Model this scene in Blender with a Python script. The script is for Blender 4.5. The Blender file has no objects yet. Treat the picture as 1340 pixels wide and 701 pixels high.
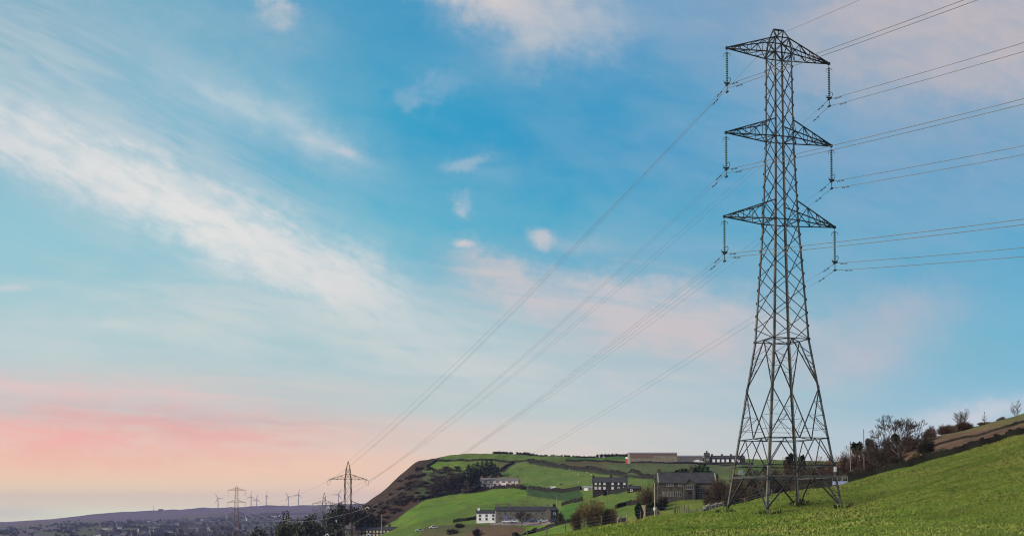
import bpy, math, random
import numpy as np
from math import radians, sin, cos, tan, pi
from mathutils import Vector, Matrix

random.seed(7)
RNG = np.random.default_rng(7)
SC = bpy.context.scene
COL = SC.collection

# ------------------------------------------------------------------ camera, world, sun
F, PX, YH, PIT, EYE = 1500.0, 670.0, 667.57, radians(2.532), 1.7
YC = YH - F * tan(PIT)
CP, SP = cos(PIT), sin(PIT)
cam_d = bpy.data.cameras.new('camera'); cam = bpy.data.objects.new('camera', cam_d); COL.objects.link(cam)
cam.location = (0, 0, EYE); cam.rotation_euler = (pi / 2 + PIT, 0, 0)
cam_d.sensor_width = 36; cam_d.lens = F * 36 / 1340
cam_d.shift_y = (YC - 350.5) / 1340
cam_d.clip_start = 0.3; cam_d.clip_end = 60000
SC.camera = cam
SC.view_settings.view_transform = 'Standard'; SC.view_settings.look = 'None'
SC.view_settings.exposure = 0.0; SC.view_settings.gamma = 1.0; SC.view_settings.use_curve_mapping = False
SC.cycles.max_bounces = 6; SC.cycles.diffuse_bounces = 2; SC.cycles.glossy_bounces = 2
SC.cycles.volume_bounces = 0; SC.cycles.transparent_max_bounces = 8
SC.cycles.use_denoising = True
SC.cycles.use_adaptive_sampling = False
SC.cycles.pixel_filter_type = 'BLACKMAN_HARRIS'; SC.cycles.filter_width = 1.15

SUN_EL, SUN_AZ = radians(30), radians(-112)      # azimuth from +Y, clockwise positive (left is negative)
sun_d = bpy.data.lights.new('sun', 'SUN'); sun = bpy.data.objects.new('sun', sun_d); COL.objects.link(sun)
sun_d.energy = 4.4; sun_d.angle = radians(12); sun_d.color = (1.0, 0.88, 0.74)
sdir = Vector((sin(SUN_AZ) * cos(SUN_EL), cos(SUN_AZ) * cos(SUN_EL), sin(SUN_EL)))
sun.rotation_euler = sdir.to_track_quat('Z', 'Y').to_euler()

def lin(c):
    return tuple(((v / 255) / 12.92 if v / 255 <= 0.04045 else ((v / 255 + 0.055) / 1.055) ** 2.4) for v in c)

class NT:
    """small helper that strings shader nodes together"""
    def __init__(s, tree): s.t = tree; s.n = tree.nodes; s.l = tree.links
    def new(s, kind, **kw):
        n = s.n.new(kind)
        for k, v in kw.items(): setattr(n, k, v)
        return n
    def set(s, sock, v):
        if hasattr(v, 'is_linked'): s.l.new(v, sock)
        elif isinstance(v, (tuple, list)) and len(v) == 3 and sock.type == 'RGBA': sock.default_value = (*v, 1)
        else: sock.default_value = v
    def m(s, op, a, b=None, c=None, clamp=False):
        n = s.new('ShaderNodeMath', operation=op); n.use_clamp = clamp
        s.set(n.inputs[0], a)
        if b is not None: s.set(n.inputs[1], b)
        if c is not None: s.set(n.inputs[2], c)
        return n.outputs[0]
    def mix(s, f, a, b, blend='MIX'):
        n = s.new('ShaderNodeMix', data_type='RGBA', blend_type=blend)
        s.set(n.inputs[0], f); s.set(n.inputs[6], a); s.set(n.inputs[7], b)
        return n.outputs[2]
    def comb(s, x, y, z=0.0):
        n = s.new('ShaderNodeCombineXYZ'); s.set(n.inputs[0], x); s.set(n.inputs[1], y); s.set(n.inputs[2], z)
        return n.outputs[0]
    def noise(s, vec, scale, detail=4, rough=0.55, dist=0.0, color=False):
        n = s.new('ShaderNodeTexNoise'); s.set(n.inputs['Vector'], vec)
        n.inputs['Scale'].default_value = scale; n.inputs['Detail'].default_value = detail
        n.inputs['Roughness'].default_value = rough; n.inputs['Distortion'].default_value = dist
        return n.outputs['Color' if color else 'Fac']
    def smooth(s, v, a, b, lo=0.0, hi=1.0):
        n = s.new('ShaderNodeMapRange', interpolation_type='SMOOTHSTEP')
        s.set(n.inputs[0], v); n.inputs[1].default_value = a; n.inputs[2].default_value = b
        n.inputs[3].default_value = lo; n.inputs[4].default_value = hi
        return n.outputs[0]

def make_world():
    w = bpy.data.worlds.new('World'); SC.world = w; w.use_nodes = True
    w.node_tree.nodes.clear(); g = NT(w.node_tree)
    sky = g.new('ShaderNodeTexSky', sky_type='NISHITA'); sky.sun_disc = False
    sky.sun_elevation = SUN_EL; sky.sun_rotation = SUN_AZ
    d = g.new('ShaderNodeTexCoord').outputs['Generated']
    def dot(v):
        n = g.new('ShaderNodeVectorMath', operation='DOT_PRODUCT'); g.l.new(d, n.inputs[0]); n.inputs[1].default_value = v
        return n.outputs['Value']
    fwd = dot((0, CP, SP)); up = dot((0, -SP, CP)); rt = dot((1, 0, 0))
    fc = g.m('MAXIMUM', fwd, 0.05)
    # tangents of the direction about the valley's axis, in thousandths
    P = g.m('MULTIPLY_ADD', g.m('DIVIDE', rt, fc), F, PX)
    Q = g.m('MULTIPLY_ADD', g.m('DIVIDE', up, fc), -F, YC)
    rows = SKY_ROWS
    def ramp(cols):
        n = g.new('ShaderNodeValToRGB'); n.color_ramp.interpolation = 'B_SPLINE'
        el = n.color_ramp.elements
        while len(el) < len(cols): el.new(0.5)
        for i, c in enumerate(cols):
            el[i].position = 0.05 + 0.9 * i / (len(cols) - 1); el[i].color = (*lin(c), 1)
        g.l.new(g.m('MULTIPLY_ADD', P, 0.9 / 1340, 0.05, clamp=True), n.inputs[0])
        return n.outputs[0]
    base = None
    for i, (q, cols) in enumerate(rows):
        c = ramp(cols)
        base = c if base is None else g.mix(g.smooth(Q, rows[i - 1][0], q), base, c)
    pq = g.comb(P, Q)
    warp = g.noise(pq, 0.012, 5, 0.6, color=True)
    sep = g.new('ShaderNodeSeparateXYZ'); g.l.new(warp, sep.inputs[0])
    wx = g.m('MULTIPLY_ADD', sep.outputs[0], 2, -1); wy = g.m('MULTIPLY_ADD', sep.outputs[1], 2, -1)
    sep2 = g.new('ShaderNodeSeparateXYZ'); g.l.new(g.noise(pq, 0.04, 6, 0.65, color=True), sep2.inputs[0])
    wx2 = g.m('MULTIPLY_ADD', sep2.outputs[0], 2, -1); wy2 = g.m('MULTIPLY_ADD', sep2.outputs[1], 2, -1)
    fib_cache = {}
    def fibre(ang, sx, sy, seed, detail=6):
        k = (ang, sx, sy, seed)
        if k not in fib_cache:
            a = radians(ang)
            al = g.m('ADD', g.m('MULTIPLY', P, cos(a)), g.m('MULTIPLY', Q, sin(a)))
            ac = g.m('ADD', g.m('MULTIPLY', P, -sin(a)), g.m('MULTIPLY', Q, cos(a)))
            v = g.comb(g.m('DIVIDE', al, sx), g.m('DIVIDE', ac, sy), seed)
            fib_cache[k] = g.noise(v, 1.0, detail, 0.58, 0.4)
        return fib_cache[k]
    def blob(cx, cy, rx, ry, ang, amt, col, wob=14, soft=1.0, fib=None, famt=0.5, fine=0, crisp=None):
        nonlocal base
        a = radians(ang)
        x = g.m('MULTIPLY_ADD', wx, wob, g.m('SUBTRACT', P, cx)); y = g.m('MULTIPLY_ADD', wy, wob, g.m('SUBTRACT', Q, cy))
        if fine: x = g.m('MULTIPLY_ADD', wx2, fine, x); y = g.m('MULTIPLY_ADD', wy2, fine, y)
        al = g.m('ADD', g.m('MULTIPLY', x, cos(a) / rx), g.m('MULTIPLY', y, sin(a) / rx))
        ac = g.m('ADD', g.m('MULTIPLY', x, -sin(a) / ry), g.m('MULTIPLY', y, cos(a) / ry))
        r2 = g.m('ADD', g.m('MULTIPLY', al, al), g.m('MULTIPLY', ac, ac))
        k = g.m('EXPONENT', g.m('MULTIPLY', r2, -soft))
        if fib is not None:
            f = g.smooth(fib, 0.32, 0.68)
            k = g.m('MULTIPLY', k, g.m('MULTIPLY_ADD', f, famt, 1 - famt))
        if crisp: k = g.smooth(k, *crisp)
        base = g.mix(g.m('MULTIPLY', k, amt, clamp=True), base, lin(col))
    CLOUDS(blob, fibre)
    bg1 = g.new('ShaderNodeBackground'); g.l.new(sky.outputs[0], bg1.inputs[0]); bg1.inputs[1].default_value = 0.13
    bg2 = g.new('ShaderNodeBackground'); g.l.new(base, bg2.inputs[0]); bg2.inputs[1].default_value = 1.0
    mx = g.new('ShaderNodeMixShader'); g.l.new(g.smooth(fwd, 0.1, 0.5), mx.inputs[0])
    g.l.new(bg1.outputs[0], mx.inputs[1]); g.l.new(bg2.outputs[0], mx.inputs[2])
    out = g.new('ShaderNodeOutputWorld'); g.l.new(mx.outputs[0], out.inputs[0])

SKY_ROWS = [
    (-500, [(90, 140, 180)] * 7),
    (0,   [(112, 168, 192), (104, 170, 198), (62, 152, 194), (52, 148, 194), (80, 150, 195), (112, 158, 192), (125, 158, 188)]),
    (180, [(138, 188, 206), (112, 181, 206), (50, 163, 200), (28, 150, 196), (52, 152, 198), (84, 157, 197), (98, 162, 198)]),
    (330, [(148, 200, 212), (134, 195, 210), (94, 185, 208), (56, 169, 202), (84, 168, 201), (94, 168, 202), (86, 169, 206)]),
    (450, [(186, 209, 211), (180, 207, 210), (168, 204, 209), (160, 198, 208), (156, 190, 204), (130, 184, 204), (112, 182, 209)]),
    (530, [(212, 205, 201), (206, 205, 202), (198, 206, 204), (188, 206, 208), (180, 203, 209), (148, 192, 209), (134, 189, 215)]),
    (575, [(244, 207, 187), (242, 208, 189), (234, 211, 194), (219, 213, 202), (206, 210, 207), (178, 203, 213), (166, 203, 222)]),
    (615, [(264, 213, 177), (263, 213, 179), (255, 214, 180), (240, 214, 188), (228, 214, 200), (208, 211, 212), (198, 211, 221)]),
    (640, [(281, 226, 182), (280, 226, 184), (271, 219, 186), (256, 219, 194), (238, 217, 205), (214, 214, 214), (202, 213, 222)]),
    (657, [(299, 238, 192), (297, 236, 194), (284, 226, 194), (262, 226, 198), (242, 221, 208), (218, 218, 217), (206, 216, 224)]),
    (672, [(322, 258, 208), (320, 254, 210), (304, 240, 208), (272, 236, 208), (248, 228, 214), (224, 223, 221), (212, 220, 226)]),
]

def CLOUDS(blob, fibre):
    W, PK = (214, 218, 220), (222, 200, 196)
    f1 = fibre(25, 150, 22, 1.0); f2 = fibre(27, 62, 19, 7.0); f3 = fibre(4, 220, 16, 3.0); f4 = fibre(15, 70, 34, 5.0)
    f5 = fibre(24, 70, 7, 11.0); f6 = fibre(8, 130, 24, 13.0); f7 = fibre(3, 110, 13, 17.0); f8 = fibre(5, 90, 22, 33.0, 7)
    fm = fibre(14, 170, 75, 21.0); fn = fibre(10, 120, 36, 27.0)
    blob(760, 250, 900, 330, 0, 0.15, (176, 194, 206), 26, 1.0, fm, 1.0, 24)
    blob(1150, 230, 420, 260, 0, 0.18, (164, 184, 201), 26, 1.0, fn, 1.0, 24)
    blob(420, 450, 520, 90, 6, 0.4, (150, 198, 204), 24, 1.0, fn, 1.0, 20)
    # veil and streaks on the left
    blob(60, 120, 340, 105, 27, 0.5, (188, 203, 211), 24, 1.0, f1, 0.75, 8)
    blob(200, 250, 430, 84, 27, 0.6, (194, 207, 214), 22, 1.0, f1, 0.7, 8)
    blob(60, 60, 260, 60, 30, 0.3, (196, 206, 212), 26, 1.0, f1, 0.6, 26)
    blob(20, 180, 240, 44, 24, 0.85, W, 20, 1.0, f2, 0.5, 22, (.0, .9))
    blob(270, 285, 275, 56, 26, 0.95, (224, 225, 224), 22, 1.0, f2, 0.45, 22, (.0, .95))
    blob(290, 305, 270, 22, 26, 0.6, (230, 228, 225), 14, 1.0, f2, 0.6, 12)
    blob(440, 362, 100, 48, 22, 0.9, (222, 222, 221), 14, 1.0, f2, 0.45, 20, (.0, .95))
    blob(350, 150, 135, 36, 25, 0.5, (172, 200, 213), 18, 1.0, f4, 0.4, 26)
    blob(350, 152, 120, 15, 25, 0.6, (198, 211, 218), 12, 1.0, f2, 0.5, 14)
    blob(420, 190, 60, 20, 24, 0.5, (190, 204, 213), 12, 1.0, f2, 0.6, 12)
    blob(405, 181, 10, 6, 10, 0.5, (204, 210, 218), 4, 1.0, None, 0, 10)
    blob(452, 199, 13, 4, 12, 0.6, (206, 206, 214), 3, 1.0, None, 0, 7)
    blob(282, 126, 34, 6, 28, 0.5, (204, 213, 219), 5, 1.0, f5, 0.3, 5)
    blob(210, 40, 250, 60, 30, 0.42, (172, 196, 207), 26, 1.0, f4, 0.5, 26)
    # scattered small clouds
    blob(362, 10, 34, 24, 15, 0.8, (210, 205, 207), 14, 1.0, f4, 0.3, 26, (.05, 1.2))
    blob(372, 36, 74, 36, 12, 0.4, (166, 188, 202), 20, 1.0, f4, 0.5, 26)
    blob(556, 120, 56, 24, -18, 0.5, (148, 181, 206), 20, 1.0, f4, 0.5, 34, (.0, 1.2))
    blob(533, 130, 20, 22, 20, 0.4, (166, 189, 207), 10, 1.0, f4, 0.4, 26, (.05, 1.15))
    blob(612, 213, 34, 9, -10, 0.6, (180, 195, 207), 10, 1.0, f4, 0.3, 18, (.05, 1.2))
    blob(604, 268, 15, 16, 20, 0.75, (196, 200, 207), 10, 1.0, f4, 0.3, 24, (.1, 1.15))
    blob(607, 320, 13, 7, 10, 0.8, (220, 212, 211), 5, 1.0, None, 0, 12, (.1, 1.1))
    blob(630, 238, 64, 46, 20, 0.28, (156, 188, 206), 16, 1.0, f4, 0.5, 24)
    blob(710, 311, 19, 13, 14, 0.85, (214, 206, 206), 6, 1.0, None, 0, 14, (.1, 1.1))
    blob(756, 319, 60, 11, 4, 0.55, (178, 192, 205), 9, 1.0, f4, 0.3, 14)
    # big cloud at the top and the grey ones on the right
    blob(690, 4, 125, 58, 14, 0.85, (200, 198, 202), 30, 1.0, f4, 0.35, 34, (.02, 1.0))
    blob(735, 44, 90, 40, -20, 0.75, (186, 194, 202), 24, 1.0, f4, 0.45, 26)
    blob(620, -10, 80, 22, 15, 0.8, (218, 208, 205), 14, 1.0, f4, .2, 20)
    blob(860, 20, 130, 60, 0, 0.4, (150, 176, 200), 26, 1.0, f4, 0.5, 20)
    blob(1190, 14, 190, 76, -4, 0.95, (196, 186, 189), 34, 1.0, f4, 0.4, 34)
    blob(1130, 84, 140, 60, -10, 0.75, (176, 178, 189), 30, 1.0, f4, 0.5, 34)
    blob(1320, 70, 140, 84, 0, 0.8, (198, 187, 189), 30, 1.0, f4, 0.4, 30)
    blob(1180, 180, 250, 66, -6, 0.42, (150, 170, 198), 34, 1.0, f4, 0.6, 30)
    blob(1240, 260, 180, 66, 0, 0.36, (140, 170, 203), 34, 1.0, f4, 0.6, 30)
    blob(880, 190, 90, 40, -10, 0.18, (140, 174, 208), 24, 1.0, f4, 0.6, 24)
    # soft band across the middle
    blob(660, 364, 92, 30, 24, 0.85, (206, 198, 200), 20, 1.0, f6, 0.35, 24, (.02, 1.05))
    blob(830, 410, 260, 58, 8, 0.92, (206, 200, 203), 26, 1.0, f6, 0.45, 28, (.0, 1.0))
    blob(900, 438, 140, 36, 6, 0.6, (206, 195, 197), 20, 1.0, f6, 0.4, 26)
    blob(1180, 410, 76, 34, -8, 0.7, (188, 187, 200), 18, 1.0, f4, 0.3, 24)
    blob(1120, 470, 80, 32, -6, 0.7, (197, 192, 202), 18, 1.0, f4, 0.3, 24)
    blob(880, 330, 200, 34, 4, 0.36, (152, 180, 203), 18, 1.0, f6, 0.5, 20)
    blob(760, 490, 280, 40, 6, 0.6, (206, 205, 205), 22, 1.0, f6, 0.6, 20)
    blob(880, 520, 230, 24, 4, 0.35, (200, 203, 207), 18, 1.0, f6, 0.7, 16)
    blob(560, 460, 190, 56, 22, 0.65, (208, 214, 213), 24, 1.0, f6, 0.8, 22)
    blob(640, 440, 90, 20, 24, 0.3, (196, 210, 213), 14, 1.0, f2, 0.7, 14)
    blob(330, 420, 230, 46, 14, 0.65, (210, 215, 213), 24, 1.0, f6, 0.85, 22)
    blob(280, 440, 70, 22, 18, 0.45, (212, 215, 214), 12, 1.0, f2, 0.6, 14)
    blob(70, 375, 150, 9, 9, 0.4, (198, 211, 214), 14, 1.0, f7, 0.6, 4)
    blob(60, 440, 220, 34, 6, 0.55, (208, 214, 212), 16, 1.0, f6, 0.7, 10)
    blob(150, 425, 38, 7, 2, 0.5, (216, 219, 217), 5, 1.0, f7, .4, 6)
    blob(15, 376, 28, 5, 0, 0.6, (212, 213, 216), 3, 1.0, None, 0, 4)
    # afterglow streaks low on the left
    blob(60, 545, 330, 44, 3, 0.6, (243, 186, 178), 22, 1.0, f8, 0.85, 20)
    blob(20, 566, 210, 26, 2, 0.78, (251, 176, 166), 16, 1.0, f8, 0.8, 16)
    blob(130, 585, 250, 16, 2, 0.6, (250, 186, 170), 14, 1.0, f8, 0.8, 14)
    blob(250, 556, 200, 22, 4, 0.75, (242, 178, 170), 16, 1.0, f8, 0.85, 16)
    blob(200, 545, 260, 14, 3, 0.55, (205, 178, 176), 10, 1.0, f7, 0.9, 5)
    blob(380, 552, 130, 10, 2, 0.5, (206, 180, 176), 9, 1.0, f7, 0.7, 4)
    blob(320, 572, 150, 8, 2, 0.4, (214, 176, 166), 8, 1.0, f7, 0.8, 4)
    blob(80, 528, 240, 12, 3, 0.65, (208, 194, 192), 10, 1.0, f7, 0.8, 4)
    blob(120, 508, 270, 16, 3, 0.5, (240, 202, 196), 12, 1.0, f3, 0.8, 5)
    blob(330, 500, 200, 16, 4, 0.35, (226, 206, 200), 12, 1.0, f3, 0.8, 5)
    blob(60, 600, 240, 12, 1, 0.55, (250, 192, 168), 8, 1.0, f3, 0.7, 4)
    blob(330, 600, 200, 10, 1, 0.35, (240, 198, 174), 8, 1.0, f7, 0.8, 4)
    blob(540, 562, 200, 18, 2, 0.35, (234, 206, 192), 12, 1.0, f3, 0.7, 5)
    blob(600, 530, 240, 22, 3, 0.5, (190, 208, 206), 10, 1.0, f7, 0.8, 5)
    blob(430, 480, 130, 14, 6, 0.35, (176, 205, 208), 10, 1.0, f7, 0.8, 5)
    blob(800, 560, 240, 16, 1, 0.35, (226, 210, 202), 10, 1.0, f7, 0.8, 5)
    blob(10, 672, 70, 9, 0, 0.5, (224, 206, 198), 5, 1.0, None, 0, 3)
    blob(1290, 540, 100, 18, -10, 0.8, (218, 215, 219), 10, 1.0, f6, 0.4, 12)
    blob(1220, 552, 70, 12, -12, 0.5, (208, 212, 220), 10, 1.0, f6, 0.4, 12)
make_world()

def dirn(px, py):
    x = (px - PX) / F; y = (YC - py) / F
    return np.array([x, CP - SP * y, SP + CP * y])
def at(px, py, Y):
    d = dirn(px, py); k = Y / d[1]
    return Vector((d[0] * k, Y, EYE + d[2] * k))
def proj(X, Y, Z):
    d = Y * CP + (Z - EYE) * SP
    return PX + F * X / d, YC - F * ((Z - EYE) * CP - Y * SP) / d

# ------------------------------------------------------------------ terrain heights
TC = [-500, 0, 200, 350, 440, 470, 500, 530, 550, 600, 650, 700, 750, 800, 850, 900, 960, 1030, 1100, 1200, 1340, 1700]
TR = {
 20:  [820, 812, 806, 803, 801, 800, 799, 798, 797, 796, 795, 795, 795, 794, 794, 793, 792, 790, 788, 785, 778, 760],
 45:  [800, 785, 772, 762, 754, 751, 748, 745, 743, 738, 733, 728, 724, 720, 717, 714, 711, 709, 706, 702, 693, 660],
 80:  [850, 825, 802, 783, 768, 763, 757, 750, 745, 734, 723, 713, 706, 701, 697, 693, 689, 685, 680, 666, 638, 565],
 115: [900, 865, 832, 804, 783, 775, 766, 756, 749, 735, 720, 707, 698, 691, 685, 679, 671.5, 668, 663, 641, 602, 510],
 150: [940, 890, 850, 816, 792, 783, 774, 763, 755, 739, 722, 706, 696, 687, 679.5, 672, 663, 646, 633, 609, 568.5, 465],
 200: [980, 915, 870, 830, 806, 796, 785, 772, 763, 744, 725, 711, 702, 694, 687, 679, 669, 656, 641, 601, 556, 440],
 270: [1000, 930, 880, 846, 822, 810, 796, 780, 768, 743, 722, 711, 701, 691, 681, 670, 660, 648, 628, 577, 545.5, 430],
 350: [1000, 940, 890, 850, 820, 805, 786, 766, 753, 729, 713, 706, 692, 679.5, 667, 657, 652, 643, 625, 588, 560, 470],
 450: [980, 900, 860, 815, 777, 763, 748, 734, 726, 711, 699, 692, 681, 669, 656, 649, 644, 636, 625, 602, 582, 540],
 600: [900, 845, 805, 768, 738, 724, 710, 700, 695, 689, 683.5, 678, 662, 645, 635, 632, 631, 629, 625, 612, 600, 580],
 700: [860, 805, 772, 742, 716, 703, 690, 679, 671, 664, 658, 653, 643, 633, 625, 621, 620, 620, 619, 614, 606, 590],
 800: [830, 780, 755, 730, 706, 686, 670, 654, 645, 640, 636.5, 631, 624, 617, 613, 611, 610, 612, 613, 612, 607, 595],
 900: [800, 765, 745, 722, 702, 674, 651, 628, 618, 613, 611, 609, 606, 605, 604.5, 605, 605, 607, 609, 610, 607, 597],
 1000: [790, 755, 738, 716, 700, 668, 643, 617, 604.5, 600, 597, 597, 597, 596.5, 600, 602, 602, 603, 606, 608, 607, 598],
 1150: [780, 748, 730, 714, 700, 673, 653, 632, 622, 620, 620, 620, 620, 620, 620, 620, 620, 620, 620, 620, 620, 620],
 1500: [765, 735, 720, 711, 704, 695, 692, 690, 688, 684, 682, 680, 680, 680, 680, 680, 680, 680, 680, 680, 680, 680],
 2200: [740, 712, 703, 699, 696, 693, 690, 690, 690] + [690] * 13,
 3000: [722, 699, 693, 689, 686, 685, 684, 684, 684] + [684] * 13,
 4500: [710, 691, 681, 675, 672, 672, 672, 672, 672] + [672] * 13,
 6500: [704, 683.5, 668.3, 662.8, 660.3, 660, 660, 660, 660] + [660] * 13,
 8500: [706, 687, 673, 668, 666, 666, 666, 666, 666] + [666] * 13,
}
def pchip(x, y, xq):
    """monotone cubic along axis 0 of y"""
    x = np.asarray(x, float); y = np.asarray(y, float)
    h = np.diff(x); dl = (y[1:] - y[:-1]) / h.reshape(-1, *([1] * (y.ndim - 1)))
    m = np.zeros_like(y); a, b = dl[:-1], dl[1:]
    with np.errstate(divide='ignore', invalid='ignore'):
        hm = 2 * a * b / (a + b)
    m[1:-1] = np.where(a * b > 0, hm, 0); m[0] = dl[0]; m[-1] = dl[-1]
    xq = np.clip(xq, x[0], x[-1]); i = np.clip(np.searchsorted(x, xq) - 1, 0, len(x) - 2)
    sh = (-1,) + (1,) * (y.ndim - 1)
    t = ((xq - x[i]) / h[i]).reshape(sh); hh = h[i].reshape(sh)
    return (y[i] * (1 + 2 * t) * (1 - t) ** 2 + hh * m[i] * t * (1 - t) ** 2 + y[i + 1] * t * t * (3 - 2 * t) + hh * m[i + 1] * t * t * (t - 1))
GU = np.arange(-500, 1701, 4.0)
TY = sorted(TR)
rowz = [np.zeros(len(GU))]
for Yk in TY:
    py = pchip(TC, TR[Yk], GU); y = (YC - py) / F
    rowz.append(EYE + (SP + CP * y) / (CP - SP * y) * Yk)
GT = np.linspace(math.log(20), math.log(8520), 1400)
GZ = pchip([math.log(v + 20) for v in [0] + TY], np.array(rowz), GT)      # rows t, columns u
_ph = np.random.default_rng(3)
_wav = []
for wl, amp in ((3, .012), (5, .03), (9, .05), (16, .08)):
    for _ in range(4):
        a = _ph.uniform(0, 2 * pi); _wav.append((cos(a) * 2 * pi / wl, sin(a) * 2 * pi / wl, _ph.uniform(0, 6.28), amp, 0))
for wl, amp in ((24, .10), (45, .25), (90, .5), (160, .7)):
    for _ in range(4):
        a = _ph.uniform(0, 2 * pi); _wav.append((cos(a) * 2 * pi / wl, sin(a) * 2 * pi / wl, _ph.uniform(0, 6.28), amp, 1))
for wl, amp in ((300, 2.0), (700, 3.0)):
    for _ in range(4):
        a = _ph.uniform(0, 2 * pi); _wav.append((cos(a) * 2 * pi / wl, sin(a) * 2 * pi / wl, _ph.uniform(0, 6.28), amp, 2))
def ht(X, Y):
    X = np.atleast_1d(np.asarray(X, float)); Y = np.atleast_1d(np.asarray(Y, float))
    Yp = np.clip(Y, 0, 8499)
    u = np.clip((X / np.maximum(Yp, 6) * F + PX + 500) / 4, 0, len(GU) - 1.001)
    t = np.clip((np.log(Yp + 20) - GT[0]) / (GT[1] - GT[0]), 0, len(GT) - 1.001)
    iu = u.astype(int); it = t.astype(int); fu = u - iu; ft = t - it
    z = (GZ[it, iu] * (1 - fu) + GZ[it, iu + 1] * fu) * (1 - ft) + (GZ[it + 1, iu] * (1 - fu) + GZ[it + 1, iu + 1] * fu) * ft
    near = np.clip((Yp - 10) / 30, 0, 1); mid = np.clip((Yp - 160) / 300, 0, 1); far = np.clip((Yp - 1300) / 1500, 0, 1) * np.clip((8500 - Yp) / 2500, 0, 1)
    for kx, ky, p, amp, k in _wav:
        z = z + amp * np.sin(kx * X + ky * Y + p) * (near if k == 0 else mid if k == 1 else far)
    return z
def hz(X, Y): return float(ht(X, Y)[0])
def on(px, Y):
    X = (px - PX) / F * Y
    for _ in range(3): X = (px - PX) / F * (Y * CP + (hz(X, Y) - EYE) * SP)
    return Vector((X, Y, hz(X, Y)))
def hit(px, py, Y0=160, Y1=1020):
    Y = np.geomspace(Y0, Y1, 1500); d = dirn(px, py); k = Y / d[1]
    g = ht(d[0] * k, Y) - (EYE + d[2] * k)
    i = np.argmax(g >= 0)
    if not (g >= 0).any(): i = int(np.argmax(g))
    X = d[0] * k[i]
    return Vector((X, Y[i], hz(X, Y[i])))

# ------------------------------------------------------------------ materials
def pm(name, col, col2=None, scale=1.0, rough=0.85, bump=0.0, metal=0.0, spec=0.06, detail=5, stretch=None, attr=None, bscale=None):
    m = bpy.data.materials.new(name); m.use_nodes = True; g = NT(m.node_tree)
    b = g.n['Principled BSDF']
    b.inputs['Roughness'].default_value = rough; b.inputs['Metallic'].default_value = metal
    b.inputs['Specular IOR Level'].default_value = spec
    v = g.new('ShaderNodeTexCoord').outputs['Object']
    if stretch:
        mp = g.new('ShaderNodeMapping'); g.l.new(v, mp.inputs[0]); mp.inputs['Scale'].default_value = stretch; v = mp.outputs[0]
    if attr:
        c = g.new('ShaderNodeAttribute', attribute_name=attr).outputs['Color']
        if col2 is not None:
            c = g.mix(g.smooth(g.noise(v, scale, detail), .3, .7), g.mix(1.0, c, (*col,), 'MULTIPLY'), g.mix(1.0, c, (*col2,), 'MULTIPLY'))
    elif col2 is not None: c = g.mix(g.smooth(g.noise(v, scale, detail), .3, .7), col, col2)
    else: c = None
    if c is None: b.inputs['Base Color'].default_value = (*col, 1)
    else: g.l.new(c, b.inputs['Base Color'])
    if bump:
        bp = g.new('ShaderNodeBump'); bp.inputs['Strength'].default_value = bump; bp.inputs['Distance'].default_value = 0.1
        g.l.new(g.noise(v, bscale or scale * 2, 6, .6), bp.inputs['Height']); g.l.new(bp.outputs[0], b.inputs['Normal'])
    return m

STEEL = pm('galvanised_steel', (.085, .093, .097), (.165, .16, .15), .8, .6, metal=.2)
STEELD = pm('weathered_steel', (.028, .031, .034), (.06, .064, .066), .6, .65, metal=.2)
STEELO = pm('red_oxide_steel', (.15, .085, .075), (.2, .115, .10), .4, .7)
STEELP = pm('pale_steel', (.16, .17, .175), (.24, .25, .25), .6, .6, metal=.2)
STEELR = pm('rust_brown_steel', (.034, .024, .024), (.06, .04, .037), .4, .7)
GLASSI = pm('insulator_glass', (.05, .13, .12), (.10, .19, .175), 2, .25, spec=.6)
PALEI = pm('pale_insulator', (.55, .57, .56), (.7, .7, .68), 1, .3, spec=.6)
ALU = pm('aluminium_strand', (.13, .128, .13), (.19, .188, .188), .5, .6, metal=.0)
ALUP = pm('weathered_aluminium', (.26, .26, .26), (.36, .36, .35), .5, .5, metal=.2)
DARKM = pm('dark_iron', (.02, .022, .025), (.04, .04, .045), 3, .6)
STONE = pm('dark_gritstone', (.034, .032, .028), (.085, .078, .066), .9, .95, bump=.5)
STONEY = pm('honey_gritstone', (.3, .25, .15), (.42, .36, .24), .8, .95, bump=.4)
STONEG = pm('grey_gritstone', (.10, .095, .082), (.19, .178, .15), .9, .95, bump=.4)
STONEB = pm('sooty_gritstone', (.016, .016, .014), (.045, .043, .036), .8, .95, bump=.7)
SOOT = pm('mossy_black_wall', (.010, .011, .009), (.028, .028, .021), .5, .97, bump=.5)
COPING = pm('pale_coping_stone', (.16, .15, .13), (.25, .24, .21), 1.2, .95, bump=.5)
SLATE = pm('slate_roof', (.03, .031, .035), (.055, .057, .062), .7, .8, bump=.3, stretch=(1, 1, 5))
SLATEL = pm('stone_slate_roof', (.10, .098, .095), (.16, .155, .15), .6, .85, bump=.3, stretch=(1, 1, 5))
BRICK = pm('red_brick', (.15, .06, .045), (.23, .10, .08), .9, .95, bump=.3)
WHITEW = pm('white_render', (.66, .67, .68), (.8, .8, .8), .5, .9)
WHITEP = pm('white_paint', (.72, .73, .74), (.82, .82, .82), 1, .6)
PANE = pm('window_glass', (.02, .025, .03), (.05, .055, .06), .4, .1, spec=.8)
PANEL = pm('curtained_glass', (.34, .34, .35), (.55, .55, .55), .6, .2, spec=.6)
PANEY = pm('lamp_lit_curtain', (.62, .52, .36), (.72, .64, .48), .6, .3)
BARNW = pm('boarded_barn_wall', (.13, .085, .07), (.19, .13, .105), 1.2, .95, stretch=(4, 4, .4))
BARNB = pm('concrete_barn_wall', (.16, .145, .11), (.24, .215, .165), .5, .95)
SHEETR = pm('grey_sheet_roof', (.2, .21, .24), (.28, .29, .32), .5, .7)
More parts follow.
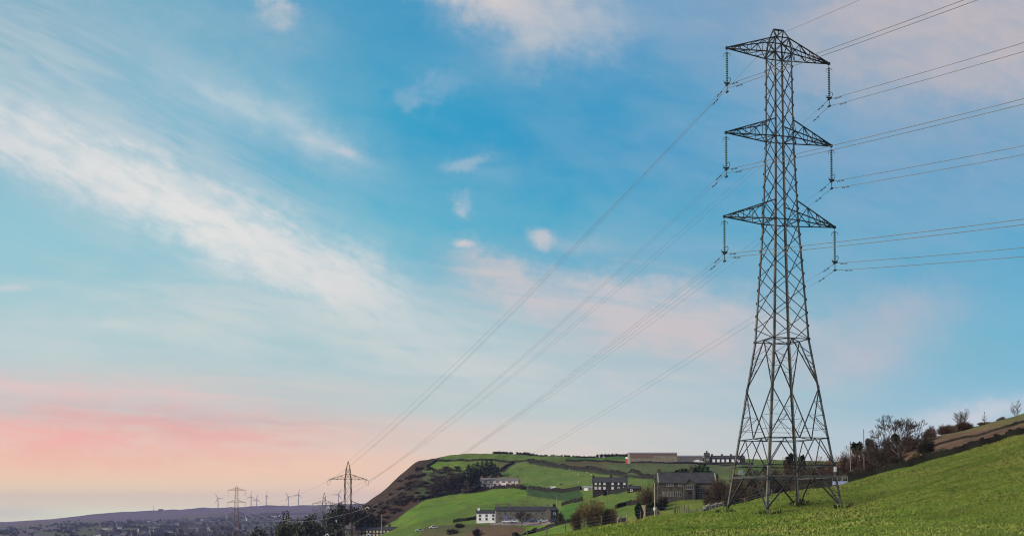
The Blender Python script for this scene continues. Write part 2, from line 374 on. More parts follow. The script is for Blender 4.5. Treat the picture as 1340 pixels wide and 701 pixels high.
SHEETD = pm('dark_sheet_wall', (.11, .10, .10), (.17, .155, .15), .6, .85)
WOOD = pm('weathered_timber', (.10, .085, .07), (.19, .165, .13), 2, .9, stretch=(6, 6, 1))
WOODP = pm('pale_timber', (.24, .21, .165), (.36, .32, .25), 2, .9)
BARK = pm('bark', (.035, .028, .02), (.07, .055, .04), 3, .95)
TWIG = pm('twigs', (.8, .8, .8), (1.15, 1.12, 1.1), .4, .95, attr='tint')
LEAF = pm('foliage', (.75, .8, .7), (1.2, 1.15, 1.1), .35, .9, attr='tint')
GRASS = pm('grass_blades', (.9, .92, .9), (1.12, 1.08, 1.1), .5, 1.0, attr='tint', spec=.1)
BLUEP = pm('blue_paint', (.08, .11, .35), (.12, .16, .42), 1, .5)
TROUGH = pm('pale_blue_paint', (.22, .27, .48), (.3, .34, .55), 1, .6)
REDP = pm('red_paint', (.5, .05, .04), (.6, .08, .06), 1, .6)
YELP = pm('yellow_plate', (.75, .6, .08), (.8, .65, .1), 1, .5)
RUBBER = pm('tyre_rubber', (.015, .015, .015), (.03, .03, .03), 2, .9)
FLEECE = pm('fleece', (.36, .34, .29), (.48, .46, .4), 3, 1.0)
FACE = pm('dark_sheep_face', (.05, .045, .04), (.09, .08, .07), 3, .9)
def car_paint(name, c): return pm(name, c, tuple(min(1, v * 1.15) for v in c), .5, .25, spec=.6)

# ------------------------------------------------------------------ mesh helpers
class MB:
    def __init__(s): s.v = []; s.f = []; s.mi = []; s.k = 0
    def add(s, vs, fs):
        o = len(s.v); s.v += [tuple(v) for v in vs]; s.f += [tuple(i + o for i in f) for f in fs]; s.mi += [s.k] * len(fs)
    def box(s, x0, x1, y0, y1, z0, z1):
        s.add([(x0, y0, z0), (x1, y0, z0), (x1, y1, z0), (x0, y1, z0), (x0, y0, z1), (x1, y0, z1), (x1, y1, z1), (x0, y1, z1)],
              [(0, 3, 2, 1), (4, 5, 6, 7), (0, 1, 5, 4), (1, 2, 6, 5), (2, 3, 7, 6), (3, 0, 4, 7)])
    def beam(s, p, q, w, h=None, w2=None):
        p, q = Vector(p), Vector(q); d = (q - p)
        if d.length < 1e-6: return
        d.normalize(); r = Vector((0, 0, 1)) if abs(d.z) < .9 else Vector((1, 0.3, 0))
        a = d.cross(r).normalized(); b = d.cross(a).normalized(); h = h or w; k = (w2 or w) / w
        vs = []
        for c, m in ((p, 1), (q, k)):
            for sa, sb in ((-1, -1), (1, -1), (1, 1), (-1, 1)): vs.append(c + a * sa * w * m / 2 + b * sb * h * m / 2)
        s.add(vs, [(0, 1, 2, 3), (7, 6, 5, 4), (0, 4, 5, 1), (1, 5, 6, 2), (2, 6, 7, 3), (3, 7, 4, 0)])
    def angle(s, p, q, w, t, ax, ay):
        """L-section steel between p and q, flanges along ax and ay"""
        p, q = Vector(p), Vector(q); ax, ay = Vector(ax), Vector(ay)
        for u, n in ((ax, ay), (ay, ax)):
            vs = []
            for c in (p, q):
                for a, b in ((0, 0), (w, 0), (w, t), (0, t)): vs.append(c + u * a + n * b)
            s.add(vs, [(0, 1, 2, 3), (7, 6, 5, 4), (0, 4, 5, 1), (1, 5, 6, 2), (2, 6, 7, 3), (3, 7, 4, 0)])
    def tube(s, pts, r, n=6, cap=True):
        pts = [Vector(p) for p in pts]; R = r if isinstance(r, (list, tuple)) else [r] * len(pts); o = len(s.v); u = None
        for i, p in enumerate(pts):
            d = (pts[min(i + 1, len(pts) - 1)] - pts[max(i - 1, 0)]).normalized()
            if u is None: u = d.cross(Vector((0, 0, 1)) if abs(d.z) < .9 else Vector((1, 0, 0))).normalized()
            u = (u - d * u.dot(d)).normalized(); w = d.cross(u)
            s.v += [tuple(p + (u * cos(2 * pi * k / n) + w * sin(2 * pi * k / n)) * R[i]) for k in range(n)]
        nf = 0
        for i in range(len(pts) - 1):
            for k in range(n):
                s.f.append((o + i * n + k, o + i * n + (k + 1) % n, o + (i + 1) * n + (k + 1) % n, o + (i + 1) * n + k)); nf += 1
        if cap:
            s.f.append(tuple(o + k for k in range(n - 1, -1, -1))); s.f.append(tuple(o + (len(pts) - 1) * n + k for k in range(n))); nf += 2
        s.mi += [s.k] * nf
    def sphere(s, c, r, n=10, m=6, sc=(1, 1, 1)):
        vs = []; fs = []
        for i in range(m + 1):
            for k in range(n):
                th = pi * i / m; ph = 2 * pi * k / n
                vs.append((c[0] + r * sc[0] * sin(th) * cos(ph), c[1] + r * sc[1] * sin(th) * sin(ph), c[2] + r * sc[2] * cos(th)))
        for i in range(m):
            for k in range(n): fs.append((i * n + k, (i + 1) * n + k, (i + 1) * n + (k + 1) % n, i * n + (k + 1) % n))
        s.add(vs, fs)
    def build(s, name, mats, parent=None, smooth=False, loc=None):
        me = bpy.data.meshes.new(name); me.from_pydata(s.v, [], s.f); me.update()
        for m in (mats if isinstance(mats, (list, tuple)) else [mats]): me.materials.append(m)
        if any(s.mi): me.polygons.foreach_set('material_index', s.mi)
        if smooth: me.polygons.foreach_set('use_smooth', [True] * len(me.polygons))
        o = bpy.data.objects.new(name, me); COL.objects.link(o)
        if parent: o.parent = parent
        if loc is not None: o.location = loc
        return o

def tag(o, label=None, cat=None, group=None, kind=None):
    if label: o['label'] = label
    if cat: o['category'] = cat
    if group: o['group'] = group
    if kind: o['kind'] = kind
    return o
def empty(name, loc, rz, label, cat, group=None):
    o = bpy.data.objects.new(name, None); COL.objects.link(o); o.location = loc; o.rotation_euler = (0, 0, rz); o.empty_display_size = .5
    return tag(o, label, cat, group)
def copy_tree(o, loc=None, rz=None, label=None, group=None, scale=None):
    kids = [k for k in bpy.data.objects if k.parent == o]
    c = o.copy(); COL.objects.link(c)
    if loc is not None: c.location = loc
    if rz is not None: c.rotation_euler = (0, 0, rz)
    if scale is not None: c.scale = (scale,) * 3
    if label: c['label'] = label
    if group: c['group'] = group
    for k in kids:
        kc = copy_tree(k); kc.parent = c
    return c
def poly_mesh(name, V, Fq, mats, parent=None, tint=None, smooth=False):
    """numpy quads -> mesh, optional per-vertex colour"""
    me = bpy.data.meshes.new(name); nv, nf, k = len(V), len(Fq), Fq.shape[1]
    me.vertices.add(nv); me.vertices.foreach_set('co', np.asarray(V, np.float32).ravel())
    me.loops.add(nf * k); me.loops.foreach_set('vertex_index', np.asarray(Fq, np.int32).ravel())
    me.polygons.add(nf); me.polygons.foreach_set('loop_start', np.arange(0, nf * k, k, dtype=np.int32))
    me.polygons.foreach_set('loop_total', np.full(nf, k, np.int32))
    me.update(calc_edges=True); me.validate()
    if tint is not None:
        a = me.attributes.new('tint', 'FLOAT_COLOR', 'POINT')
        a.data.foreach_set('color', np.concatenate([tint, np.ones((nv, 1))], 1).astype(np.float32).ravel())
    me.materials.append(mats)
    if smooth: me.polygons.foreach_set('use_smooth', [True] * nf)
    o = bpy.data.objects.new(name, me); COL.objects.link(o)
    if parent: o.parent = parent
    return o

# ------------------------------------------------------------------ ground sheet
def inpoly(px, py, poly):
    r = np.zeros(px.shape, bool); n = len(poly)
    for i in range(n):
        x0, y0 = poly[i]; x1, y1 = poly[(i + 1) % n]
        if y0 == y1: continue
        c = ((y0 > py) != (y1 > py)) & (px < (x1 - x0) * (py - y0) / (y1 - y0) + x0)
        r ^= c
    return r
G_NEAR = (.122, .184, .03); G_MID = (.085, .148, .024); G_BRIGHT = (.095, .185, .022); G_DARK = (.032, .075, .02)
OLIVE = (.085, .095, .035); ROUGH = (.105, .08, .045); BRACK = (.038, .03, .017); MOOR = (.105, .092, .10); TRACK = (.2, .19, .17)  # MOOR is lifted bluish, so its colour carries some of the haze
def make_ground():
    w = np.concatenate([np.arange(-3000, 200, 40), np.arange(200, 1420, 2.0), np.arange(1420, 4300, 40)])
    w = (w - PX) / F
    Y = np.concatenate([np.linspace(-60, 0, 8), np.geomspace(2, 40, 22), np.arange(41, 170, 1.0), np.arange(170, 400, 2.5),
                        np.arange(400, 1060, 3.2), np.geomspace(1062, 8490, 90), [9000]])
    # columns fan out from a point 40 m behind the viewpoint
    YY, WW = np.meshgrid(Y, w, indexing='ij')
    XX = WW * (YY + np.where(YY < 200, 60 * (1 - np.clip(YY, -60, 200) / 200), 0) + 0.5)
    ZZ = ht(XX.ravel(), YY.ravel()).reshape(XX.shape)
    ZZ[-1] -= 120
    ny, nw = XX.shape
    V = np.stack([XX, YY, ZZ], -1).reshape(-1, 3)
    i = np.arange(ny * nw).reshape(ny, nw)
    Fq = np.stack([i[:-1, :-1], i[:-1, 1:], i[1:, 1:], i[1:, :-1]], -1).reshape(-1, 4)
    D = np.maximum(V[:, 1] * CP + (V[:, 2] - EYE) * SP, .5)
    px = PX + F * V[:, 0] / D; py = YC - F * ((V[:, 2] - EYE) * CP - V[:, 1] * SP) / D
    yy = V[:, 1]
    wob = np.sin(V[:, 0] * .09 + V[:, 1] * .05) * 1.1 + np.sin(V[:, 0] * .031 - V[:, 1] * .023) * 1.3
    C = np.tile(np.array(G_NEAR), (len(V), 1))
    def paint(mask, c): C[mask] = c
    mid = (yy > 175) & (yy < 1300)
    paint(mid, G_MID)
    paint(mid & (yy < 345) & (px > 700) & (px < 1000), G_NEAR)
    paint((yy >= 1300), MOOR)
    # rough bank behind the wall on the right
    wl = np.interp(px, [1000, 1035, 1110, 1157, 1215, 1272, 1340, 1700], [166, 160, 152, 151, 151, 151, 151, 151])
    paint((yy > wl) & (yy < 480) & (px > 1040), ROUGH)
    paint((yy > wl) & (yy < 480) & (px > 1230) & (py < 556 + (1340 - px) * .12 + wob), (.11, .12, .045))
    def P(c, pts, y0=300, y1=1060, jag=1.0): paint((yy > y0) & (yy < y1) & inpoly(px + wob * jag, py + wob * .4 * jag, pts), c)
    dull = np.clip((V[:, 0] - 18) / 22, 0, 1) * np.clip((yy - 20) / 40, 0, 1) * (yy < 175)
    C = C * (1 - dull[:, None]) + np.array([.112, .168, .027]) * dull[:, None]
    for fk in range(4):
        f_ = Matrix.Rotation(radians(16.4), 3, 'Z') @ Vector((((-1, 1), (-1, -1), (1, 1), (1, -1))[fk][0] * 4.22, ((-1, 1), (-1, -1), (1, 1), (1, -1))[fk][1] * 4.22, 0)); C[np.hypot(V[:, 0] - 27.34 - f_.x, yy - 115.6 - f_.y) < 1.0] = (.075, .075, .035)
    # hillside: bracken nose, fields, banks
    P(BRACK, [(380, 760), (430, 690), (470, 655), (540, 590), (580, 596), (572, 603), (556, 612), (556, 622), (600, 622), (625, 634), (634, 640), (600, 645), (560, 652), (530, 669), (500, 693), (470, 705), (440, 760)])
    P((.05, .075, .025), [(556, 618), (608, 618), (634, 640), (600, 645), (565, 650), (540, 650)])
    P(G_BRIGHT, [(500, 694), (530, 669), (560, 652), (600, 645), (634, 640), (700, 639), (690, 650), (640, 660), (600, 668), (560, 680), (520, 692)])
    P(G_DARK, [(690, 641), (758, 640), (762, 650), (735, 654), (690, 648)])
    P(G_BRIGHT, [(560, 611), (574, 604), (606, 603), (608, 615), (590, 617), (561, 617)])
    P(OLIVE, [(652, 603), (674, 604), (656, 617), (650, 617)])
    P((.092, .16, .03), [(656, 617), (680, 604), (704, 604), (770, 613), (850, 628), (838, 642), (770, 640), (700, 637), (672, 630)])
    P((.085, .085, .035), [(676, 604), (720, 603), (860, 604), (960, 606), (960, 612), (855, 626), (770, 612), (704, 604)])
    P((.075, .11, .035), [(790, 607), (960, 607), (960, 622), (856, 625), (800, 618)])
    P((.045, .11, .018), [(740, 596), (824, 596), (824, 600), (740, 602)])
    P((.035, .045, .02), [(690, 602), (720, 606), (770, 612.5), (810, 618.5), (859, 624), (859, 627.5), (810, 623), (770, 618), (720, 611), (690, 605.5)], jag=.4)
    P(OLIVE, [(540, 705), (560, 688), (600, 685), (640, 686), (690, 690), (690, 705)])
    P(ROUGH, [(610, 705), (625, 687), (670, 686), (690, 690), (670, 705)])
    P(TRACK, [(640, 683.2), (735, 680.5), (738, 684), (700, 687), (640, 686)], jag=.3)
    P(G_BRIGHT, [(690, 690), (735, 682), (760, 690), (700, 705), (680, 705)])
    P((.05, .14, .018), [(733, 662), (765, 654), (770, 680), (735, 680)])
    # far valley side and moor
    far = yy >= 1300
    n1 = np.sin(V[:, 0] * .0032 + V[:, 1] * .0017) + np.sin(V[:, 0] * .0081 - V[:, 1] * .004) + np.sin(V[:, 1] * .0063 + 2)
    paint(far & (yy < 4700) & (n1 > .5), (.07, .10, .035))
    paint(far & (yy < 4700) & (n1 < -.7), (.05, .055, .035))
    paint(far & (yy > 4700) & (n1 > .9), (.10, .095, .06))
    paint(far & (yy > 6200), (.075, .066, .072))
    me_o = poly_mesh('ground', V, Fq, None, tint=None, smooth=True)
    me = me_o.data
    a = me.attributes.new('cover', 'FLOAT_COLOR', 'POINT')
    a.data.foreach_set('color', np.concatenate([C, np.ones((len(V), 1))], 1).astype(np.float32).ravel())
    m = bpy.data.materials.new('pasture'); m.use_nodes = True; g = NT(m.node_tree); b = g.n['Principled BSDF']
    b.inputs['Roughness'].default_value = 1.0; b.inputs['Specular IOR Level'].default_value = .08
    v = g.new('ShaderNodeTexCoord').outputs['Object']
    c = g.new('ShaderNodeAttribute', attribute_name='cover').outputs['Color']
    big = g.smooth(g.noise(v, .035, 5, .6), .36, .66); med = g.smooth(g.noise(v, .22, 6, .65), .34, .68)
    fine = g.smooth(g.noise(v, 1.6, 8, .75), .32, .68); tiny = g.smooth(g.noise(v, 6.0, 6, .75), .3, .7)
    c = g.mix(g.m('MULTIPLY', big, .6), c, g.mix(1.0, c, (1.45, 1.06, 1.25), 'MULTIPLY'))
    c = g.mix(g.m('MULTIPLY', med, .55), c, g.mix(1.0, c, (.66, .74, .7), 'MULTIPLY'))
    c = g.mix(g.m('MULTIPLY', fine, .6), c, g.mix(1.0, c, (1.55, 1.3, 1.3), 'MULTIPLY'))
    c = g.mix(g.m('MULTIPLY', tiny, .6), c, g.mix(1.0, c, (.5, .55, .5), 'MULTIPLY'))
    rush = g.smooth(g.m('ADD', g.m('MULTIPLY', g.noise(v, .11, 6, .7), .65), g.m('MULTIPLY', g.noise(v, .018, 3, .6), .35)), .5, .66)
    c = g.mix(g.m('MULTIPLY', rush, .8), c, g.mix(1.0, c, (.72, .62, .75), 'MULTIPLY'))
    dead = g.smooth(g.m('ADD', g.m('MULTIPLY', g.noise(v, .5, 7, .7), .6), g.m('MULTIPLY', g.noise(v, .06, 3, .6), .4)), .54, .66)
    c = g.mix(g.m('MULTIPLY', dead, .5), c, g.mix(1.0, c, (1.9, 1.05, 1.9), 'MULTIPLY'))
    g.l.new(c, b.inputs['Base Color'])
    bp = g.new('ShaderNodeBump'); bp.inputs['Strength'].default_value = .9; bp.inputs['Distance'].default_value = .25
    g.l.new(g.m('ADD', g.noise(v, 2.2, 8, .7), g.m('MULTIPLY', g.noise(v, .5, 4, .6), 1.5)), bp.inputs['Height']); g.l.new(bp.outputs[0], b.inputs['Normal'])
    me.materials.clear(); me.materials.append(m)
    tag(me_o, kind='structure')
make_ground()

# ------------------------------------------------------------------ pylons
ZB = [0, 17.2, 29.3, 37.9, 46.5]; HWB = [4.22, 2.0, 1.34, 1.05, .97]
ARMZ, ARML, ARMH = [46.5, 37.86, 29.33], [6.05, 6.22, 6.5], [1.68, 1.78, 1.95]
def hw_at(z): return float(np.interp(z, ZB, HWB))
def corner(k, z, hw=None):
    h = hw_at(z) if hw is None else hw
    sx, sy = ((-1, 1), (-1, -1), (1, 1), (1, -1))[k]          # left, near, far, right in the pylon's own axes
    return Vector((sx * h, sy * h, z))
FACES = ((0, 1), (1, 3), (3, 2), (2, 0))
def lerp(a, b, t): return a + (b - a) * t

def pylon(loc, th, label, cat='pylon', group=None, detail=2, pointed=False, mats=(STEEL, STEELD), thick=1.0, armrot=0.0, legdz=(0, 0, 0, 0), step=1.39, peakh=2.72):
    root = empty('electricity_pylon', loc, th, label, cat, group)
    ms, md = mats; T = thick
    # legs
    for k in range(4):
        m = MB(); sx, sy = ((-1, 1), (-1, -1), (1, 1), (1, -1))[k]
        foot = corner(k, 0) + (corner(k, 0) - corner(k, 17.2)) * (-legdz[k] / 17.2)
        seq = [foot, corner(k, 8.6), corner(k, 17.2), corner(k, 29.3), corner(k, 37.9), corner(k, 46.5)]
        ws = [.25, .23, .21, .18, .15]
        for a, b, w in zip(seq, seq[1:], ws):
            if detail == 2: m.angle(a, b, w, .05, (-sx, 0, 0), (0, -sy, 0))
            else: m.beam(a, b, w * T)
        if detail == 2:
            for j in range(60):                                # step bolts up the leg
                if k != 2: break
                p = corner(k, 3.6 + j * .7); m.beam(p, p + Vector((sx * .18, sy * .02, 0)), .03)
        lg = m.build('leg', ms, root)
        if detail == 2:
            f = MB(); f.box(foot.x - .34, foot.x + .34, foot.y - .34, foot.y + .34, foot.z - .5, foot.z + .04)
            f.box(foot.x - .2, foot.x + .2, foot.y - .2, foot.y + .2, foot.z + .04, foot.z + .2)
            f.build('footing', STONEG, lg)
    # lattice of the upper body, one part per face
    zt = 46.5; n = max(4, round((zt - 17.2) / (step * 2)))
    hp = (zt - 17.2) / n
    for fi, (a, b) in enumerate(FACES):
        m = MB(); zs = [17.2 + hp * i for i in range(n + 1)] if fi < 2 else [17.2] + [17.2 + hp * (i + .5) for i in range(n)] + [zt]
        for i in range(len(zs) - 1):
            m.beam(corner(a, zs[i]), corner(b, zs[i + 1]), .06 * T); m.beam(corner(b, zs[i]), corner(a, zs[i + 1]), .06 * T)
            if detail == 2:
                for k in (a, b): c = corner(k, zs[i]); m.box(c.x - .065, c.x + .065, c.y - .065, c.y + .065, c.z - .12, c.z + .12)
        for z in ARMZ: m.beam(corner(a, z), corner(b, z), .09 * T)
        m.build('lattice', md, root)
    # lower bracing
    zk, zb, zl = 12.33, 7.2, 4.5
    for a, b in FACES:
        m = MB(); A = lambda z: corner(a, z); B = lambda z: corner(b, z); M = lambda z, t=.5: lerp(corner(a, z), corner(b, z), t)
        w1, w2 = .092 * T, .036 * T
        m.beam(A(17.2), B(17.2), .085 * T); m.beam(A(zb), B(zb), .085 * T); m.beam(A(zl), B(zl), .10 * T)
        for c, o, tt in ((A, B, 0), (B, A, 1)):
            q = .25 if tt == 0 else .75
            m.beam(M(17.2), c(zk), w1); m.beam(c(zk), M(zb), w1); m.beam(M(zl), lerp(c(0), c(zl), .05), .12 * T)
            m.beam(M(zb, q), c(zl), w1 * .8); m.beam(M(zb, q), M(zl, .5), w1 * .8)
            if detail == 2:
                for u in (.34, .58, .8):                       # secondary members between leg and diagonal
                    p = lerp(M(17.2), c(zk), u); r = c(p.z); m.beam(p, r, w2)
                    p2 = lerp(M(17.2), c(zk), max(u - .24, .1)); m.beam(r, p2, w2)
                for u in (.28, .55, .82):
                    p = lerp(c(zk), M(zb), u); r = c(p.z); m.beam(p, r, w2)
                    p2 = lerp(c(zk), M(zb), u - .27); m.beam(c(p.z), p2, w2)
                m.beam(lerp(c(zk), M(zb), .55), c(zb), w2)
                for u in (.33, .66):
                    p = lerp(M(zl), c(0), u); m.beam(p, c(p.z), w2); m.beam(c(p.z), lerp(M(zl), c(0), u - .33), w2)
        if detail == 2:
            m.beam(M(17.2), lerp(M(17.2), corner(5 - a - b if False else a, 17.2), .0), w2)
        m.build('bracing', md, root)
    if detail == 2:
        m = MB(); mm = [lerp(corner(a, 17.2), corner(b, 17.2), .5) for a, b in FACES]; nn = [lerp(corner(a, zb), corner(b, zb), .5) for a, b in FACES]
        for i in range(4): m.beam(mm[i], mm[(i + 1) % 4], .07)
        m.build('plan_bracing', md, root); m = MB()
        for i in range(4): m.beam(nn[i], nn[(i + 1) % 4], .06)
        m.build('plan_bracing', md, root)
        m = MB(); ring = []
        for k in range(4):                                     # anti-climbing guard
            sx, sy = ((-1, 1), (-1, -1), (1, 1), (1, -1))[k]; z = 3.3; p = corner(k, z); e = p + Vector((sx * .75, sy * .75, .12)); f = p - Vector((sx * .6, sy * .6, 0))
            m.beam(f, e, .05); m.beam(corner(k, z - .5), e, .035); ring.append((p, e))
        for a, b in FACES:
            for u in (-.3, .1, .4, .7, 1):
                m.tube([lerp(*ring[a], u), lerp(*ring[b], u)], .014, 4)
            m.beam(lerp(*ring[a], 0), lerp(*ring[b], 0), .035)
            for j in range(26):
                p = lerp(lerp(*ring[a], .85), lerp(*ring[b], .85), (j + .5) / 26); m.beam(p - Vector((.1, .04, .12)), p + Vector((.1, -.04, .12)), .016)
        m.build('anti_climbing_guard', STEEL, root)
    # cross arms
    tips = {}
    R = Matrix.Rotation(armrot, 3, 'Z')
    for lv in range(3):
        z, L, H = ARMZ[lv], ARML[lv], ARMH[lv]
        for s in (-1, 1):
            m = MB(); tip = R @ Vector((s * L, 0, z)); tips[lv, s] = tip
            hwt = .75 if lv == 0 else hw_at(z + H)
            c = [(Vector((s * hw_at(z), y * hw_at(z), z)), Vector((s * hwt, y * hwt, z + H))) for y in (-1, 1)]
            tt = tip + Vector((0, 0, .10))
            for bo, to in c: m.beam(bo, tip, .095 * T); m.beam(to, tt, .095 * T)
            fr = (0, .26, .5, .72, .88)
            for i in range(4):
                for bo, to in c:
                    m.beam(lerp(bo, tip, fr[i + 1]), lerp(to, tt, fr[i + 1]), .05 * T)
                    p, q = (lerp(bo, tip, fr[i]), lerp(to, tt, fr[i + 1])) if i % 2 == 0 else (lerp(to, tt, fr[i]), lerp(bo, tip, fr[i + 1]))
                    m.beam(p, q, .06 * T)
                m.beam(lerp(c[0][0], tip, fr[i]), lerp(c[1][0], tip, fr[i + 1]), .06 * T)
                m.beam(lerp(c[0][1], tt, fr[i]), lerp(c[1][1], tt, fr[i + 1]), .05 * T)
            m.box(tip.x - .12, tip.x + .12, tip.y - .1, tip.y + .1, tip.z - .1, tip.z + .16)
            m.build('cross_arm', md, root)
    # peak
    m = MB(); z, H = ARMZ[0], ARMH[0]; up = [Vector((sx * .75, sy * .75, z + H)) for sx, sy in ((-1, 1), (-1, -1), (1, 1), (1, -1))]
    for k in range(4): m.beam(corner(k, z), up[k], .13 * T)
    for a, b in FACES: m.beam(up[a], up[b], .09 * T); m.beam(corner(a, z), up[b], .075 * T); m.beam(corner(b, z), up[a], .075 * T)
    if pointed:
        top = Vector((0, 0, z + 5.9)); zz = z + 3.4; h2 = .6; u2 = [Vector((sx * h2, sy * h2, zz)) for sx, sy in ((-1, 1), (-1, -1), (1, 1), (1, -1))]
        for k in range(4): m.beam(up[k], u2[k], .12 * T); m.beam(u2[k], top, .11 * T)
        for a, b in FACES: m.beam(u2[a], u2[b], .08 * T); m.beam(up[a], u2[b], .07 * T); m.beam(up[b], u2[a], .07 * T)
        tips['top'] = top
    else:
        e = [Vector((s * .57, 0, z + peakh)) for s in (-1, 1)]
        m.beam(e[0], e[1], .15 * T)
        for k in range(4): m.beam(up[k], e[0 if k < 2 else 1], .1 * T)
        m.beam(up[0], e[1], .06 * T); m.beam(up[1], e[1], .06 * T); m.beam(up[2], e[0], .06 * T)
        if detail == 2: m.beam(Vector((0, 0, z + peakh)), Vector((0, 0, z + peakh - .55)), .08)
        tips['top'] = Vector((0, 0, z + peakh - .5))
    m.build('peak', md, root)
    Mw = Matrix.Translation(Vector(loc)) @ Matrix.Rotation(th, 4, 'Z')
    return root, {k: Mw @ v for k, v in tips.items()}

TH1 = radians(16.4)
L1 = Vector((27.337, 115.576, EYE - .03))
def leg_ground(k):
    p = Matrix.Rotation(TH1, 3, 'Z') @ corner(k, 0); return hz(L1.x + p.x, L1.y + p.y) - L1.z
big, tips1 = pylon(L1, TH1, 'tall dark steel lattice pylon standing on the green slope in the foreground', armrot=radians(3.2), legdz=[leg_ground(k) + .05 for k in range(4)])
def plate(name, k, z, w, h, mat, off, toward=None):
    m = MB(); p = corner(k, z) + Vector(off); sx, sy = ((-1, 1), (-1, -1), (1, 1), (1, -1))[k]
    m.box(p.x - w / 2, p.x + w / 2, p.y - .03, p.y + .02, p.z - h / 2, p.z + h / 2)
    return m.build(name, mat, big)
plate('warning_plate', 0, 4.05, .26, .5, YELP, (.25, -.1, 0)); plate('number_plate', 0, 3.95, .6, .5, WHITEP, (.85, -.1, 0))
plate('danger_plate', 3, 4.1, .28, .5, WHITEP, (-.1, -.14, 0))

LEV = ('top', 'middle', 'bottom'); SIDE = {-1: 'left', 1: 'right'}
TH2 = radians(17.7)
p2 = at(455, 700, 365); L2 = Vector((p2.x, 365, at(455, 627, 365).z - 46.5))
T2, tips2 = pylon(L2, TH2, 'distant brown steel pylon with pointed top, in front of the dark hill nose', detail=1, pointed=True, mats=(STEELR, STEELR), thick=.95, step=1.9)
L3 = Vector((at(309, 700, 820).x, 820, at(309, 641, 820).z - 46.5))
T3, tips3 = pylon(L3, TH2, 'farthest small reddish pylon standing over the hazy town', detail=0, mats=(STEELO, STEELO), thick=1.15, step=2.4)
L4 = Vector((at(424, 700, 600).x, 600, at(424, 658.5, 600).z - 46.5))
T4, tips4 = pylon(L4, radians(12), 'small pale pylon with pointed top just left of the brown one', detail=0, pointed=True, mats=(STEELP, STEELD), thick=1.25, step=3.2)

# insulator strings
def insulator(loc, rz, label, mat=GLASSI, n=17, ln=3.1, r=.14, group=None):
    root = empty('insulator_string', loc, rz, label, 'insulator', group)
    m = MB(); m.tube([(0, 0, 0), (0, 0, -.35)], .035, 6); m.tube([(0, 0, -.35), (0, 0, -.35 - ln)], .05, 6)
    for i in range(n):
        z = -.4 - (ln - .1) * i / (n - 1); o = len(m.v)
        for zz, rr in ((z + .05, .05), (z + .02, r * .8), (z - .03, r), (z - .045, r * .9), (z - .05, .05)):
            m.v += [(rr * cos(2 * pi * k / 10), rr * sin(2 * pi * k / 10), zz) for k in range(10)]
        for j in range(4):
            for k in range(10): m.f.append((o + j * 10 + k, o + (j + 1) * 10 + k, o + (j + 1) * 10 + (k + 1) % 10, o + j * 10 + (k + 1) % 10)); m.mi.append(0)
    m.build('disc_stack', mat, root)
    ze = -.35 - ln
    h = MB(); h.tube([(.05, 0, ze), (.3, 0, ze + .12), (.42, 0, ze + .4), (.3, 0, ze + .62), (.16, 0, ze + .5)], .03, 5); h.tube([(.05, 0, ze), (-.05, 0, ze), (-.3, 0, ze + .08), (-.36, 0, ze + .22)], .03, 5)
    h.build('arcing_horn', DARKM, root); h = MB()
    h.tube([(.4, 0, -.62), (.32, 0, -.42), (.05, 0, -.3), (-.05, 0, -.3), (-.3, 0, -.5), (-.36, 0, -.8)], .022, 5)
    h.build('arcing_horn', DARKM, root)
    y = MB(); y.box(-.3, .3, -.06, .06, ze - .08, ze + .04); y.box(-.09, .09, -.22, .22, ze - .24, ze - .08); y.beam((0, 0, ze - .2), (0, 0, ze - .92), .05); y.box(-.07, .07, -.2, .2, ze - .98, ze - .84)
    y.build('clamp', DARKM, root)
    return ze
CL = {}
for (lv, s), t in [(k, v) for k, v in tips1.items() if k != 'top']:
    ze = insulator(t - Vector((0, 0, .1)), TH1, f'ribbed green glass insulator string under the {SIDE[s]} end of the big pylon {LEV[lv]} arm')
    CL[lv, s] = (t + Vector((0, 0, ze - .28)), t + Vector((0, 0, ze - (1.02 if s > 0 else .66))))
BACK = Vector((sin(radians(22.5)), -cos(radians(22.5)), 0))
FWD = Vector((-sin(TH2), cos(TH2), 0))
def sagpts(a, b, sag, n=60):
    return [lerp(a, b, i / n) - Vector((0, 0, 4 * sag * (i / n) * (1 - i / n))) for i in range(n + 1)]
def damper(m, p, d):
    d = d.normalized(); m.beam(p, p - Vector((0, 0, .1)), .04); q = p - Vector((0, 0, .12)); m.beam(q - d * .15, q + d * .15, .018)
    for s in (-1, 1): m.beam(q + d * s * .15 - d * .045, q + d * s * .15 + d * .045, .075)
WR = .021
WHICH = ('upper', 'lower')
for lv in range(3):
    for s in (-1, 1):
        t2 = tips2[lv, s]
        for u in (0, 1):
            a = CL[lv, s][u]; m = MB()
            back = [a + BACK * l + Vector((0, 0, -.155 * l + .00031 * l * l)) for l in np.linspace(300, 0, 70)]
            b = t2 - FWD * 3.2 - Vector((0, 0, .35 + .2 * u))
            pts = back + sagpts(a, b, 2.6, 70)[1:]
            m.tube(pts, [.026] * 70 + list(np.linspace(.0105, .0175, len(pts) - 70)), 5)
            o = m.build('conductor', ALU, None, smooth=True)
            tag(o, f'{WHICH[u]} wire of the pair under the {SIDE[s]} end of the big pylon {LEV[lv]} arm', 'power line', 'conductors of the big pylon')
            dm = [MB(), MB()]
            d1 = (pts[68] - pts[69]); d2 = (pts[71] - pts[69]); d1.normalize(); d2.normalize()
            for k, (d, base_l) in enumerate(((d1, 1.15 + .75 * u), (d2, 1.3 + .9 * u))):
                for l in (base_l, base_l + .62):
                    e = MB(); damper(e, a + d * l - Vector((0, 0, 0)), d); e.build('vibration_damper', DARKM, o)
tw = tips1['top']; m = MB()
back = [tw + BACK * l + Vector((0, 0, -.13 * l + .00025 * l * l)) for l in np.linspace(300, 0, 70)]
